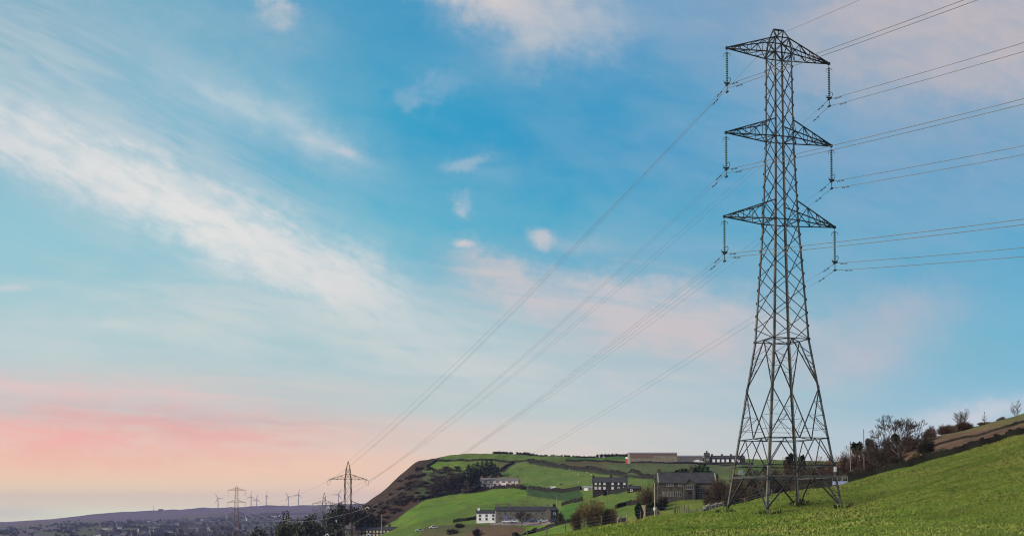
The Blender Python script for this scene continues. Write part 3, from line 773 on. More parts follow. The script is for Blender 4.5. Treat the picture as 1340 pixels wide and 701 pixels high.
m.tube(back + sagpts(tw, tips2['top'], 1.8, 70)[1:], .017, 5)
tag(m.build('earth_wire', ALU, None, smooth=True), 'faint single wire running from the very peak of the big pylon', 'power line')
# strain strings, jumper loops and onward wires of the second pylon, hung strings of the others
def strain(p, q, name, label, cat, group, r=.15):
    m = MB(); m.tube([p, q], .07, 6)
    for i in range(9):
        c = lerp(p, q, (i + .5) / 9); d = (q - p).normalized(); m.tube([c - d * .06, c + d * .06], r, 8)
    tag(m.build(name, PALEI), label, cat, group)
for lv in range(3):
    for s in (-1, 1):
        t = tips2[lv, s]
        for sg, w in ((-1, 'near'), (1, 'far')):
            strain(t + FWD * sg * .2, t + FWD * sg * 3.1 - Vector((0, 0, .45)), 'strain_insulator', f'{w} pale strain insulator at the {SIDE[s]} end of the brown pylon {LEV[lv]} arm', 'insulator', 'strain insulators of the brown pylon')
        m = MB(); a = t - FWD * 3.2 - Vector((0, 0, .6)); b = t + FWD * 3.2 - Vector((0, 0, .6)); sw = Vector((cos(TH2), sin(TH2), 0)) * s * .3
        m.tube([lerp(a, b, i / 10) - Vector((0, 0, 2.2 * 4 * (i / 10) * (1 - i / 10) * .6)) + sw * 4 * (i / 10) * (1 - i / 10) for i in range(11)], .045, 5)
        tag(m.build('jumper_loop', ALUP), f'curved jumper wire under the {SIDE[s]} end of the brown pylon {LEV[lv]} arm', 'jumper wire', 'jumper wires of the brown pylon')
        m = MB(); m.tube(sagpts(t + FWD * 3.2 - Vector((0, 0, .5)), tips3[lv, s] - Vector((0, 0, 3.4)), 7, 50), .035, 4)
        tag(m.build('conductor', ALUP), f'faint wire from the {SIDE[s]} end of the brown pylon {LEV[lv]} arm towards the town', 'power line', 'onward conductors')
        strain(tips3[lv, s], tips3[lv, s] - Vector((0, 0, 3.6)), 'insulator_string', f'pale insulator under the {SIDE[s]} end of the farthest reddish pylon {LEV[lv]} arm', 'insulator', 'insulators of the farthest pylon', .3)
        a = tips4[lv, s]; f4 = Vector((-sin(radians(12)), cos(radians(12)), 0))
        strain(a, a - f4 * 3.2 - Vector((0, 0, .9)), 'strain_insulator', f'pale strain insulator at the {SIDE[s]} end of the small pale pylon {LEV[lv]} arm', 'insulator', 'strain insulators of the pale pylon', .34)
        m = MB(); q0 = a - f4 * 3.2 - Vector((0, 0, 1)); q1 = a + f4 * 2 - Vector((0, 0, 2.5)) + Vector((.8, 0, -3))
        m.tube([q0, lerp(q0, q1, .3) - Vector((0, 0, 1.8)), lerp(q0, q1, .65) - Vector((0, 0, 1.4)), q1], .065, 5)
        tag(m.build('jumper_loop', ALUP), f'curved jumper wire under the {SIDE[s]} end of the small pale pylon {LEV[lv]} arm', 'jumper wire', 'jumper wires of the pale pylon')

# ------------------------------------------------------------------ wind turbines
def turbine(px, hy, ph, yaw, label, Y=6350, hub=58, R=33):
    h = at(px, hy, Y); g = hz(h.x, Y); root = empty('wind_turbine', (h.x, Y, g), yaw, label, 'wind turbine', 'wind turbines on the moor')
    H = h.z - g
    m = MB(); m.tube([(0, 0, -2), (0, 0, H)], [2.6, 1.7], 8); m.build('tower', TURB, root)
    m = MB(); m.box(-1.9, 1.9, -3, 5, H - 1.8, H + 1.8); m.build('nacelle', TURB, root)
    m = MB(); m.sphere((0, -4, H), 2.2, 8, 5); hb = m.build('hub', TURB, root)
    for k in range(3):
        a = radians(ph + 120 * k); d = Vector((cos(a), 0, sin(a))); n = Vector((-sin(a), 0, cos(a))); o = Vector((0, -4.2, H)); m = MB()
        vs = []
        for t, w in ((.03, 1.6), (.2, 2.6), (.6, 1.7), (1, .6)):
            c = o + d * R * t; vs += [c - n * w * .4 - Vector((0, .4, 0)), c + n * w - Vector((0, .4, 0)), c + n * w + Vector((0, .4, 0)), c - n * w * .4 + Vector((0, .4, 0))]
        fs = [(0, 1, 2, 3), (15, 14, 13, 12)]
        for i in range(3):
            for j in range(4): fs.append((i * 4 + j, i * 4 + (j + 1) % 4, (i + 1) * 4 + (j + 1) % 4, (i + 1) * 4 + j))
        m.add(vs, fs); m.build('blade', TURB, root)
TURB = pm('turbine_paint', (.22, .2, .24), (.28, .26, .3), .05, .6)
turbine(285.4, 651.7, -3, 0, 'leftmost wind turbine on the moor, left of the farthest pylon')
turbine(328.6, 649.2, 85, 0, 'taller wind turbine of the overlapping pair right of the farthest pylon')
turbine(336, 653, 78, radians(10), 'shorter wind turbine of the overlapping pair right of the farthest pylon', R=30)
turbine(348.4, 648, 90, radians(84), 'wind turbine seen edge on, like a bare post, on the moor')
turbine(377.3, 649.5, 0, 0, 'left one of the two close wind turbines, with a blade pointing right', R=30)
turbine(390.5, 646.6, 74, 0, 'right and taller one of the two close wind turbines')
turbine(443, 646.5, 62, radians(15), 'wind turbine seen right behind the left arm of the brown pylon', R=34)

# ------------------------------------------------------------------ houses
def facing(p): return math.atan2(-p.x, p.y) * -1.0 * 0 + math.atan2(p.x, p.y) * -1.0
def house(name, p, rz, W, D, H, RH, label, cat='house', wall=STONEG, roof=SLATE, wins=(), doors=(), chims=(), hip=False, over=.3, wmat=PANE, fmat=WHITEP, sink=3.0, group=None):
    """p: middle of the front wall's foot. x along the front, y into the house."""
    root = empty(name, p, rz, label, cat, group)
    m = MB(); x0, x1 = -W / 2, W / 2
    if RH > 0:
        vs = [(x0, 0, -sink), (x1, 0, -sink), (x1, D, -sink), (x0, D, -sink), (x0, 0, H), (x1, 0, H), (x1, D, H), (x0, D, H), (x0, D / 2, H + RH), (x1, D / 2, H + RH)]
        m.add(vs, [(0, 1, 5, 4), (1, 2, 6, 9, 5), (2, 3, 7, 6), (3, 0, 4, 8, 7), (0, 3, 2, 1)])
    else: m.box(x0, x1, 0, D, -sink, H)
    m.build('wall', wall, root)
    r = MB()
    if RH > 0:
        t = .22; k = RH / (D / 2)
        for sg in (0, 1):
            e = -over if sg == 0 else D + over; ze = H - over * k
            a = [(x0 - over, e, ze + .03), (x1 + over, e, ze + .03), (x1 + over, D / 2, H + RH + .03), (x0 - over, D / 2, H + RH + .03)]
            b = [(x, y, z + t) for x, y, z in a]
            r.add(a + b, [(0, 1, 2, 3), (4, 5, 6, 7), (0, 1, 5, 4), (1, 2, 6, 5), (2, 3, 7, 6), (3, 0, 4, 7)])
        r.beam((x0 - over, D / 2, H + RH + t), (x1 + over, D / 2, H + RH + t), .3)
    else: r.box(x0 - over, x1 + over, -over, D + over, H + .002, H + .3)
    ro = r.build('roof', roof, root)
    for cx, ch, cw in chims:
        c = MB(); c.box(cx - cw / 2, cx + cw / 2, D / 2 - .4, D / 2 + .4, H + RH - .6, H + RH + ch)
        c.box(cx - cw / 2 - .1, cx + cw / 2 + .1, D / 2 - .5, D / 2 + .5, H + RH + ch, H + RH + ch + .18)
        for i in range(2): c.tube([(cx - cw / 4 + i * cw / 2, D / 2, H + RH + ch + .18), (cx - cw / 4 + i * cw / 2, D / 2, H + RH + ch + .65)], .13, 6)
        c.build('chimney', wall, ro)
    for w_ in wins:
        cx, cz, ww, wh = w_[:4]; mul = w_[4] if len(w_) > 4 else 1; pmx = w_[5] if len(w_) > 5 else wmat; fm = w_[6] if len(w_) > 6 else fmat
        f = MB(); b = .13
        f.box(cx - ww / 2 - b, cx + ww / 2 + b, -.09, .0, cz + wh / 2, cz + wh / 2 + b); f.box(cx - ww / 2 - b, cx + ww / 2 + b, -.14, .0, cz - wh / 2 - b, cz - wh / 2)
        for i in range(mul + 1):
            xx = cx - ww / 2 + ww * i / mul; q = b / 2
            f.box(xx - q, xx + q, -.075, .002, cz - wh / 2 - .05, cz + wh / 2 + .05)
        fo = f.build('window', fm, root)
        g = MB(); g.box(cx - ww / 2, cx + ww / 2, -.04, -.003, cz - wh / 2 + .004, cz + wh / 2 - .004); g.build('pane', pmx, fo)
    for d_ in doors:
        cx, dw, dh, dm = d_[:4]; z0 = d_[4] if len(d_) > 4 else 0
        f = MB(); f.box(cx - dw / 2 - .12, cx - dw / 2, -.1, 0, z0, z0 + dh); f.box(cx + dw / 2, cx + dw / 2 + .12, -.1, 0, z0, z0 + dh); f.box(cx - dw / 2 - .12, cx + dw / 2 + .12, -.1, 0, z0 + dh, z0 + dh + .18)
        fo = f.build('door_frame', fmat, root)
        g = MB(); g.box(cx - dw / 2, cx + dw / 2, -.06, -.003, z0, z0 + dh - .004); g.build('door', dm, fo)
    return root
def place(pxa, pxb, pyb, Y0=160, Y1=1020):
    """ground point and metres per pixel for a front that spans two directions"""
    p = hit((pxa + pxb) / 2, pyb, Y0, Y1); k = p.y / F
    return p, k, (pxb - pxa) * k

# semi-detached stone houses on the green terrace
p, k, W = place(776, 821, 643.5, 450, 760)
H = 13.0 * k
wx = lambda px: (px - 798.5) * k
row = [779.8, 785, 791, 801.7, 809.4, 817]
house('stone_house', p, -math.atan2(p.x, p.y) * .5, W, 7, H, 5.2 * k * 1.15, 'dark stone pair of houses with two rows of white windows on the green terrace', wall=STONEB, roof=SLATE, wmat=PANEL,
      wins=[(wx(x), 11 * k, (2.6 if i in (0, 2, 3, 5) else 1.7) * k, 2.3 * k, 2) for i, x in enumerate(row)] + [(wx(x), 5.4 * k, 2.8 * k, 2.7 * k, 2) for i, x in enumerate(row) if i != 4],
      doors=[(wx(809.4), 1.6 * k, 4.4 * k, SHEETD, 2 * k)], chims=[(wx(800), 1.1, 1.3), (wx(777), 1, 1.1), (wx(820), 1, 1.1)])
p2_, k2, W2 = place(821.6, 838, 644.5, 450, 760)
house('outbuilding', p2_ + Vector((0, 3, 0)), -.1, W2, 5, 6 * k2, 3 * k2, 'low dark outbuilding joined to the right end of the dark stone houses', 'outbuilding', wall=STONEB, roof=SLATE, wins=[(-1, 1.2, .9, .8)])
p2_, k2, W2 = place(763, 775.5, 641.5, 450, 760)
house('garage', p2_, -.1, W2, 5, 4.2 * k2, 1.2 * k2, 'low pale garage left of the dark stone houses', 'garage', wall=STONEG, roof=SHEETR, doors=[(-1.2, 2, 1.7, WHITEP), (1.3, 1.8, 1.7, WOOD)])

# brick terrace on the upper terrace
p, k, W = place(628, 679, 637.8, 600, 900)
wx = lambda px: (px - 653.5) * k
house('brick_house', p, -.05, W, 8, 9.2 * k, 3.6 * k, 'red brick terrace row with pale upper band beside the conifers', wall=BRICK, roof=SLATEL, wmat=PANEL,
      wins=[(wx(x), 3.0 * k, 3 * k, 2.6 * k, 2) for x in (631, 638, 645, 651, 668, 674)] + [(wx(x), 7.5 * k, 3.2 * k, 1.7 * k, 2) for x in (631, 639, 647, 655, 663, 671, 676)],
      doors=[(wx(641.5), 1.4 * k, 4 * k, WHITEP)], chims=[(wx(x), 1.2, 1.4) for x in (630, 640, 652, 664, 677)])
b = bpy.data.objects['brick_house']
m = MB(); m.box(-W / 2, W / 2, -.06, -.003, 5.9 * k, 6.5 * k); m.box(-W / 2, W / 2, -.06, -.003, 8.5 * k, 9.0 * k); m.build('render_band', WHITEW, b)
m = MB(); px_ = wx(659); m.box(px_ - 3.2 * k, px_ + 3.2 * k, -1.6, -.1, -1, 4.6 * k); m.add([(px_ - 3.6 * k, -1.8, 4.6 * k), (px_ + 3.6 * k, -1.8, 4.6 * k), (px_ + 3.6 * k, -.05, 5.6 * k), (px_ - 3.6 * k, -.05, 5.6 * k)], [(0, 1, 2, 3)]); m.build('porch', WHITEW, b)

# white house and long terrace lower down
p, k, W = place(623.6, 648.6, 683.4, 430, 700)
wx = lambda px: (px - 636.1) * k
house('white_house', p, -.02, W, 7, 12.4 * k, 3.4 * k, 'white rendered house with six dark windows at the left end of the long stone terrace', wall=WHITEW, roof=SLATE, fmat=STONEG,
      wins=[(wx(x), z * k, 2.4 * k, 2.3 * k) for x in (628, 636.6, 645.4) for z in (4.8, 9.4)], chims=[(wx(626), 1, 1.2)])
p, k, W = place(649, 720, 682.2, 430, 700)
wx = lambda px: (px - 684.5) * k
house('stone_terrace', p + Vector((0, 1.5, 0)), .07, W, 8, 14.6 * k, 4.6 * k, 'long stone terrace with dark roof and blue doors beside the white house', wall=STONEG, roof=SLATE, wmat=PANE, fmat=COPING,
      wins=[(wx(x), 10.8 * k, 2.8 * k, 2.6 * k, 2) for x in (653, 661, 668, 677, 685, 694, 702, 709.5, 716)] + [(wx(x), 4.6 * k, 2.6 * k, 2.8 * k, 2) for x in (654, 668, 680, 690, 700, 709.5)],
      doors=[(wx(662.4), 4.2 * k, 7.5 * k, BLUEP), (wx(673), 2 * k, 5 * k, BLUEP), (wx(704.5), 1.5 * k, 4.6 * k, SHEETD)], chims=[(wx(x), 1.2, 1.5) for x in (652, 667, 684, 700, 718)])
p2_, k2, W2 = place(720.5, 731, 681.5, 430, 700)
house('stone_cottage', p2_ + Vector((0, .3, 0)), .25, W2, 8, 14 * k2, 4 * k2, 'darker stone cottage at the right end of the long terrace', wall=STONE, roof=SLATE, wins=[(0, 4.4 * k2, 2.4 * k2, 2.8 * k2), (0, 10 * k2, 2.2 * k2, 2.4 * k2)], chims=[(1, 1.1, 1.2)])

# old hall
p = on(899.5, 352); k = p.y / F; W = 76 * k
wx = lambda px: (px - 899.5) * k
hall = house('stone_hall', p, -.06, W, 9, 21.5 * k, 13 * k, 'large dark stone hall with gabled porch and mullioned windows behind the fence', wall=STONE, roof=SLATE, fmat=COPING,
      wins=[(wx(877.4), 18.4 * k, 9 * k, 3.2 * k, 4), (wx(890), 18.4 * k, 4 * k, 3.2 * k, 2), (wx(869.5), 6.5 * k, 5 * k, 6 * k, 3), (wx(877.5), 6.5 * k, 8 * k, 6 * k, 4), (wx(888), 6.5 * k, 7 * k, 6 * k, 3), (wx(916), 12 * k, 7 * k, 5 * k, 3), (wx(928), 12 * k, 6 * k, 5 * k, 2), (wx(916), 4 * k, 6 * k, 4 * k, 3)],
      chims=[(wx(906.4), 1.7, .9), (wx(864), .9, 1.0)])
m = MB(); x0, x1 = wx(894.2), wx(909); xm = (x0 + x1) / 2; hh, gh = 19.5 * k, 25.5 * k
m.add([(x0, -2.2, -3), (x1, -2.2, -3), (x1, -.02, -3), (x0, -.02, -3), (x0, -2.2, hh), (x1, -2.2, hh), (x1, -.02, hh), (x0, -.02, hh), (xm, -2.2, gh), (xm, -.02, gh)],
      [(0, 1, 5, 8, 4), (1, 2, 6, 5), (3, 0, 4, 7), (4, 8, 9, 7), (5, 6, 9, 8)])
for a, b_ in (((x0 - .2, -2.25, hh - .3), (xm, -2.25, gh + .15)), ((x1 + .2, -2.25, hh - .3), (xm, -2.25, gh + .15))): m.beam(a, b_, .3, .3)
pr = m.build('porch', STONE, hall)
m = MB()
for i in range(5):
    xx = xm - 1.1 + .55 * i; m.box(xx - .05, xx + .05, -2.32, -2.2, 13 * k, 18 * k)
m.box(xm - 1.25, xm + 1.25, -2.34, -2.2, 18 * k, 18.6 * k); m.box(xm - 1.25, xm + 1.25, -2.34, -2.2, 12.4 * k, 13 * k); m.build('porch_window', COPING, pr)
m = MB(); m.box(xm - 1.08, xm + 1.08, -2.26, -2.203, 13 * k, 18 * k); m.build('pane', PANE, pr)
m = MB(); m.box(xm - .75, xm + .75, -2.24, -2.203, 0, 9.5 * k); m.tube([(xm, -2.24, 9.5 * k), (xm, -2.203, 9.5 * k)], .75, 16); m.build('doorway', DARKM, pr)
m = MB()
for xx in (wx(862), wx(937)): m.beam((xx, -.28, 21 * k), (xx, 4.5, 35.3 * k), .42, .3); m.beam((xx, 9.28, 21 * k), (xx, 4.5, 35.3 * k), .42, .3)
m.build('gable_coping', COPING, hall)
m = MB(); xx = wx(860); m.box(xx - .5, xx + .5, 3.5, 5.5, -3, 32 * k); m.box(xx - .62, xx + .62, 3.4, 5.6, 32 * k, 33 * k); m.build('chimney_stack', STONE, hall)
q = on(842.5, 330); kk = q.y / F
m = MB(); m.box(-2.2 * kk, 2.2 * kk, 0, 1.2, -2, 15 * kk); m.box(-2.7 * kk, 2.7 * kk, -.1, 1.3, 15 * kk, 15.8 * kk)
g = empty('stone_gatepost', q, 0, 'honey coloured stone pier left of the dark hall', 'gate pier'); m.build('pier', STONEY, g)
m = MB()
for i in range(6): m.box(2.4 * kk + i * 3 * kk, 5.2 * kk + i * 3 * kk, .2, .9, -2, (11.5 + (i % 3) * .8 - i * .9) * kk)
tag(m.build('stone_wall', STONEB, None, loc=q), 'broken dark stone wall running right from the honey coloured pier', 'wall')
# field shed near the crest
q = on(814, 268); kk = q.y / F
sh = empty('field_shed', q, .25, 'small dark lean-to shed with pale gable boards below the hall', 'shed')
m = MB(); m.add([(-6.5 * kk, 0, -2), (6.5 * kk, 0, -2), (6.5 * kk, 2.2, -2), (-6.5 * kk, 2.2, -2), (-4.5 * kk, 0, 6.8 * kk), (6 * kk, 0, 7.6 * kk), (6 * kk, 2.2, 8.4 * kk), (-4.5 * kk, 2.2, 7.6 * kk)], [(0, 1, 5, 4), (1, 2, 6, 5), (2, 3, 7, 6), (3, 0, 4, 7), (4, 5, 6, 7)]); m.build('shed_wall', SHEETD, sh)
m = MB(); m.beam((-7 * kk, -.1, -.2), (-4.6 * kk, -.1, 7 * kk), .22); m.beam((-4.6 * kk, -.1, 7 * kk), (6.4 * kk, -.1, 7.8 * kk), .14); m.beam((6.3 * kk, -.1, -1), (6.3 * kk, -.1, 12 * kk), .2); m.build('frame', WOODP, sh)

# hilltop farm
p, k, W = place(824, 886, 604.4, 700, 980)
barn = house('farm_barn', p, .0, W, 16, 11.6 * k, 1.4 * k, 'long low barn with brown boards over a beige wall on the hilltop', 'barn', wall=BARNB, roof=SHEETR, over=.4)
m = MB(); m.box(-W / 2, -W / 2 + 30 * k, -.16, -.003, 5.8 * k, 11.5 * k); m.build('boarding', BARNW, barn)
m = MB(); m.box(-W / 2 + 30 * k + .02, W / 2, -.14, -.003, 8.8 * k, 11.5 * k); m.build('boarding', BARNW, barn)
p, k, W = place(886.8, 921, 604, 700, 980)
house('farm_shed', p + Vector((0, 4, 0)), 0, W, 12, 7.6 * k, 1.2 * k, 'plain grey farm shed right of the long barn', 'barn', wall=SHEETD, roof=SHEETR)
p, k, W = place(923, 929, 605, 700, 980)
house('farm_cottage', p, 0, W, 7, 9 * k, 4 * k, 'narrow dark cottage between the grey shed and the hilltop terrace', wall=STONE, roof=SLATE, chims=[(0, 1.5, 1.0)], wins=[(0, 4 * k, 2 * k, 2 * k)])
p, k, W = place(931.6, 975, 606, 700, 980)
house('hilltop_terrace', p, 0, W, 8, 7 * k, 3.2 * k, 'hilltop terrace with white windows seen left of the big pylon', wall=STONEB, roof=SLATE, wmat=PANEL,
      wins=[((x - 953.3) * k, 3.7 * k, 3.2 * k, 3.2 * k, 2, WHITEP) for x in (934, 940, 946, 952, 959, 966)], chims=[((x - 953.3) * k, 1.2, 1.3) for x in (933, 946, 958, 973)])
p, k, W = place(818.5, 824, 605, 700, 980)
house('farm_store', p - Vector((0, 4, 0)), 0, W * .9, 4, 5 * k, 1.6 * k, 'tiny red shed with white roof at the left end of the long barn', 'shed', wall=REDP, roof=WHITEP)
p, k, W = place(792, 820, 596.5, 800, 1010)
house('red_roofed_barn', p + Vector((0, 14, -1)), 0, W * .6, 9, 2.4 * k, 1.6 * k, 'low dark barn with a red end on the skyline left of the long barn', 'barn', wall=REDP, roof=SLATE)

# mill at the foot of the valley
p = on(494, 650); k = p.y / F; base = at(494, 706, 650).z - p.z
mil = house('mill_building', p, -.03, 50 * k, 12, base + 13.2 * k, 3.2 * k, 'long stone mill with rows of lit windows behind the foot of the brown pylon', 'mill', wall=STONE, roof=SLATE, fmat=STONEY,
      wins=[((471 + 4.55 * i - 494) * k, base + z * k, 2.3 * k, 2.4 * k, 1, PANEY if (i * 7 + int(z)) % 3 else PANEL) for i in range(10) for z in (11, 6.6, 2.2)], chims=[(-8, 1.6, 1.4), (6, 1.6, 1.4)])
p = on(457, 640); k = p.y / F; base = at(457, 706, 640).z - p.z
house('stone_cottage', p, .3, 13 * k, 7, base + 14 * k, 5 * k, 'honey stone house at the left end of the lit mill', wall=STONEY, roof=SLATEL, wins=[(x * k, base + z * k, 2 * k, 2.4 * k) for x in (-3.5, 0, 3.5) for z in (4, 10)], chims=[(3 * k, 1.2, 1.2)])

# ------------------------------------------------------------------ vehicles
def car(p, rz, paint, label, kind='car', van=False):
    root = empty('parked_van' if van else 'parked_car', p, rz, label, kind, 'vehicles parked by the houses'); L = 4.9 if van else 4.2
    prof = [(-L / 2, .35), (-L / 2, .8), (-L / 2 + .9, .95), (-L / 2 + 1.5, 1.45 if not van else 2.1), (L / 2 - 1.0 if not van else L / 2 - .1, 1.45 if not van else 2.15), (L / 2 - .25 if not van else L / 2 - .03, .95), (L / 2, .75), (L / 2, .35)]
    m = MB(); n = len(prof); vs = []
    for y, ins in ((-.82, 0), (.82, 0)):
        for x, z in prof: vs.append((x, y * (1 - .14 * max(0, z - .95) / .5 if not van else 1), z))
    fs = [tuple(range(n)), tuple(range(2 * n - 1, n - 1, -1))] + [(i, (i + 1) % n, n + (i + 1) % n, n + i) for i in range(n)]
    m.add(vs, fs); m.build('body', paint, root)
    for sg in (-1, 1):
        g = MB(); y = sg * .79; xa, xb = (-L / 2 + 1.2, L / 2 - 1.0) if not van else (-L / 2 + 1.2, -L / 2 + 2.2)
        g.box(xa, xb, y - .03, y + .03, 1.0, 1.36 if not van else 1.6); g.build('window', PANE, root)
    for sx in (-1, 1):
        for sy in (-1, 1):
            w = MB(); c = Vector((sx * L * .3, sy * .76, .32)); w.tube([c - Vector((0, .11, 0)), c + Vector((0, .11, 0))], .32, 12); wo = w.build('wheel', RUBBER, root)
            w = MB(); w.tube([c + Vector((0, sy * .1, 0)), c + Vector((0, sy * .125, 0))], .19, 10); w.build('rim', STEELP, wo)
    return root
CW = car_paint('white_car_paint', (.7, .7, .72)); CD = car_paint('navy_car_paint', (.03, .04, .09)); CS = car_paint('silver_car_paint', (.42, .44, .47)); CB = car_paint('blue_car_paint', (.06, .09, .22))
car(hit(662.5, 683.6, 430, 700), .1, CW, 'white parked car in front of the blue doors, left of the other white one')
car(hit(672.5, 683.2, 430, 700), .15, CW, 'white parked car right behind the small tree, nearest the terrace middle')
car(hit(690.8, 682.6, 430, 700), .1, CB, 'blue parked car right of the small tree by the terrace')
car(hit(697.5, 682.8, 430, 700), -.05, CD, 'navy parked car touching the blue one by the terrace')
car(hit(711, 683.2, 430, 700), .15, CS, 'silver parked car between the navy cars by the terrace')
car(hit(725, 682.6, 430, 700), .05, CD, 'dark parked car at the right end of the terrace lane')
car(hit(722, 640.2, 500, 800), .05, CW, 'white van parked on the upper lane between the brick row and the dark houses', 'van', True)
car(hit(718.5, 640.6, 500, 800), .1, CD, 'dark car parked against the white van on the upper lane')
car(hit(752, 641, 500, 800), -.1, CW, 'white car parked left of the pale garage on the upper lane')
car(hit(549, 695, 430, 720), .3, CS, 'silver car on the valley lane, right of the lit mill')
car(hit(567, 691, 430, 720), .3, CW, 'white car on the valley lane at the foot of the green hill')
car(hit(911, 604.6, 700, 980), 0, CW, 'white van parked in front of the grey farm shed', 'van', True)
car(hit(916.5, 604.8, 700, 980), 0, CW, 'white car parked right of the white van at the hilltop farm')

# ------------------------------------------------------------------ poles
def pole(p, h, label, r=.13, arm=False, mat=WOOD, lamp=False):
    root = empty('lamp_post' if lamp else 'telegraph_pole', p, random.uniform(-.3, .3), label, 'lamp post' if lamp else 'pole')
    m = MB(); m.tube([(0, 0, -1), (0, 0, h)], [r, r * .7], 8); m.build('post', mat, root)
    if arm:
        m = MB(); m.box(-.8, .8, -.16, -.04, h - .6, h - .47); ar = m.build('cross_arm', mat, root)
        for x in (-.7, -.35, .35, .7): m = MB(); m.tube([(x, -.1, h - .47), (x, -.1, h - .25)], .05, 6); m.build('insulator', PALEI, ar)
    elif lamp:
        m = MB(); m.tube([(0, 0, h - .1), (-.5, 0, h + .15), (-1.3, 0, h + .2)], .06, 6); m.box(-1.7, -1.1, -.15, .15, h + .1, h + .26); m.build('lamp_head', mat, root)
    else:
        m = MB(); m.tube([(0, 0, h), (0, 0, h + .12)], [r * .75, .02], 8); m.build('cap', DARKM, root)
    return root
def pole_to(px, top, Y, label, **kw):
    q = on(px, Y); t = at(px, top, Y); return pole(q, t.z - q.z, label, **kw)
a = pole_to(857, 631, 232, 'grey wooden pole standing behind the fence left of the dark hall', r=.13, mat=WOODP)
m = MB(); m.box(-.35, .1, -.25, -.12, 2.2, 2.8); m.build('transformer_box', PALEI, a)
pole_to(1113.5, 578, 185, 'plain pole just right of the big pylon, in front of the brown thicket', r=.09)
pole_to(1131, 562, 205, 'taller plain pole among the brown trees right of the big pylon', r=.10)
pole_to(499.5, 672, 600, 'pale pole rising in front of the lit mill', r=.25, mat=STEELP)
pole_to(570.6, 676, 560, 'thin pole by the valley lane left of the white house', r=.16)
pole_to(690, 625, 700, 'thin pole in the field right of the red brick row', r=.16, arm=True)
pole_to(697.7, 651, 585, 'thin pole above the roof of the long terrace', r=.15, arm=True)
pole_to(728.7, 648, 600, 'lamp post with a bent arm behind the long terrace', r=.15, lamp=True, mat=STEELP)
pole_to(795, 640, 540, 'small pole in front of the dark stone houses', r=.14)
pole_to(1149, 612, 153, 'short thin stake beside the field wall', r=.05)

# ------------------------------------------------------------------ walls and fences
def path(pts, Y0, Y1, step=3.0):
    P_ = [hit(x, y, Y0, Y1) if not isinstance(y, tuple) else on(x, y[0]) for x, y in pts]; out = []
    for a, b in zip(P_, P_[1:]):
        n = max(1, int((b - a).length / step))
        for i in range(n):
            q = lerp(a, b, i / n); out.append(Vector((q.x, q.y, hz(q.x, q.y))))
    out.append(P_[-1]); return out
def dry_wall(pts, h, t, label, mat=SOOT, Y0=160, Y1=1020, step=1.2, rough=.12, name='stone_wall', seed=0, cap=None):
    r = random.Random(seed); P_ = path(pts, Y0, Y1, step); m = MB()
    for i, (a, b) in enumerate(zip(P_, P_[1:])):
        d = (b - a); n = Vector((-d.y, d.x, 0)).normalized(); k = []
        hh = h * (1 + r.uniform(-rough, rough))
        o = len(m.v)
        for c in (a, b):
            for sx, z in ((-.5, -.5), (.5, -.5), (.36, hh), (-.36, hh)): k.append(c + n * sx * t + Vector((0, 0, z)))
        m.add(k, [(0, 1, 2, 3), (7, 6, 5, 4), (0, 4, 5, 1), (1, 5, 6, 2), (2, 6, 7, 3), (3, 7, 4, 0)])
        if r.random() < .8:
            w = r.uniform(.2, .45) * min(1, d.length / .8); q = lerp(a, b, r.uniform(.2, .8)); u = d.normalized() * w; v = n * t * .3
            z0, z1 = hh * .97, hh * r.uniform(1.06, 1.22)
            m.add([q - u - v + Vector((0, 0, z0)), q + u - v + Vector((0, 0, z0)), q + u + v + Vector((0, 0, z0)), q - u + v + Vector((0, 0, z0)), q - u * .7 - v + Vector((0, 0, z1)), q + u * .8 - v + Vector((0, 0, z1)), q + u * .8 + v + Vector((0, 0, z1)), q - u * .7 + v + Vector((0, 0, z1))],
                  [(0, 3, 2, 1), (4, 5, 6, 7), (0, 1, 5, 4), (1, 2, 6, 5), (2, 3, 7, 6), (3, 0, 4, 7)])
    return tag(m.build(name, mat), label, 'wall')
WL = [(1036, (161,)), (1110, (152.5,)), (1157, (151.5,)), (1215, (151.5,)), (1272, (151.5,)), (1345, (151.5,)), (1480, (151.5,))]
dry_wall(WL, .95, .55, 'dark drystone wall climbing along the top edge of the foreground field', step=.7, seed=1)
dry_wall([(1215, (215,)), (1270, (212,)), (1340, (205,)), (1450, (205,))], 0.4, .5, 'thin dark wall higher up the brown bank at the right edge', step=1, seed=2)
HW = dict(t=1.4)
dry_wall([(548, 655), (566, 651), (600, 645.5), (632, 640.5), (700, 640.3), (760, 640.5)], 2.0, 1.5, 'dark field wall along the top of the bright lower field, under the brick row', Y0=500, Y1=900, seed=3)
dry_wall([(735, 661), (748, 657.5), (762, 654.5)], 1.8, 1.4, 'short dark wall right of the long terrace', Y0=430, Y1=760, seed=4)
dry_wall([(655, 617), (662, 611), (672, 605)], 1.8, 1.5, 'dark wall climbing the hill right of the conifers', Y0=600, Y1=1000, seed=5)
dry_wall([(593, 683.5), (610, 681), (623, 679)], 1.6, 1.2, 'short wall joining the white house on its left', Y0=430, Y1=760, seed=6)
dry_wall([(672, 701), (700, 694.5), (730, 687), (757, 681.5)], 1.2, 1.2, 'low dark wall below the terrace lane, left of the round brown bush', Y0=300, Y1=600, seed=7)
dry_wall([(558, 611), (571, 603.5), (607, 602.5), (640, 602.5), (700, 602.5)], 1.4, 1.4, 'dark wall across the top fields near the skyline', Y0=700, Y1=1010, seed=8)
dry_wall([(690, 603), (720, 607.5), (770, 613.5), (810, 619.5), (859, 625.5)], 1.9, 1.4, 'broad dark wall and bank sweeping down the hill towards the hall', Y0=520, Y1=1000, seed=9)
dry_wall([(740, 603), (790, 603.5), (824, 604.5)], 1.2, 1.4, 'dark wall along the hilltop field left of the long barn', Y0=700, Y1=1000, seed=10)
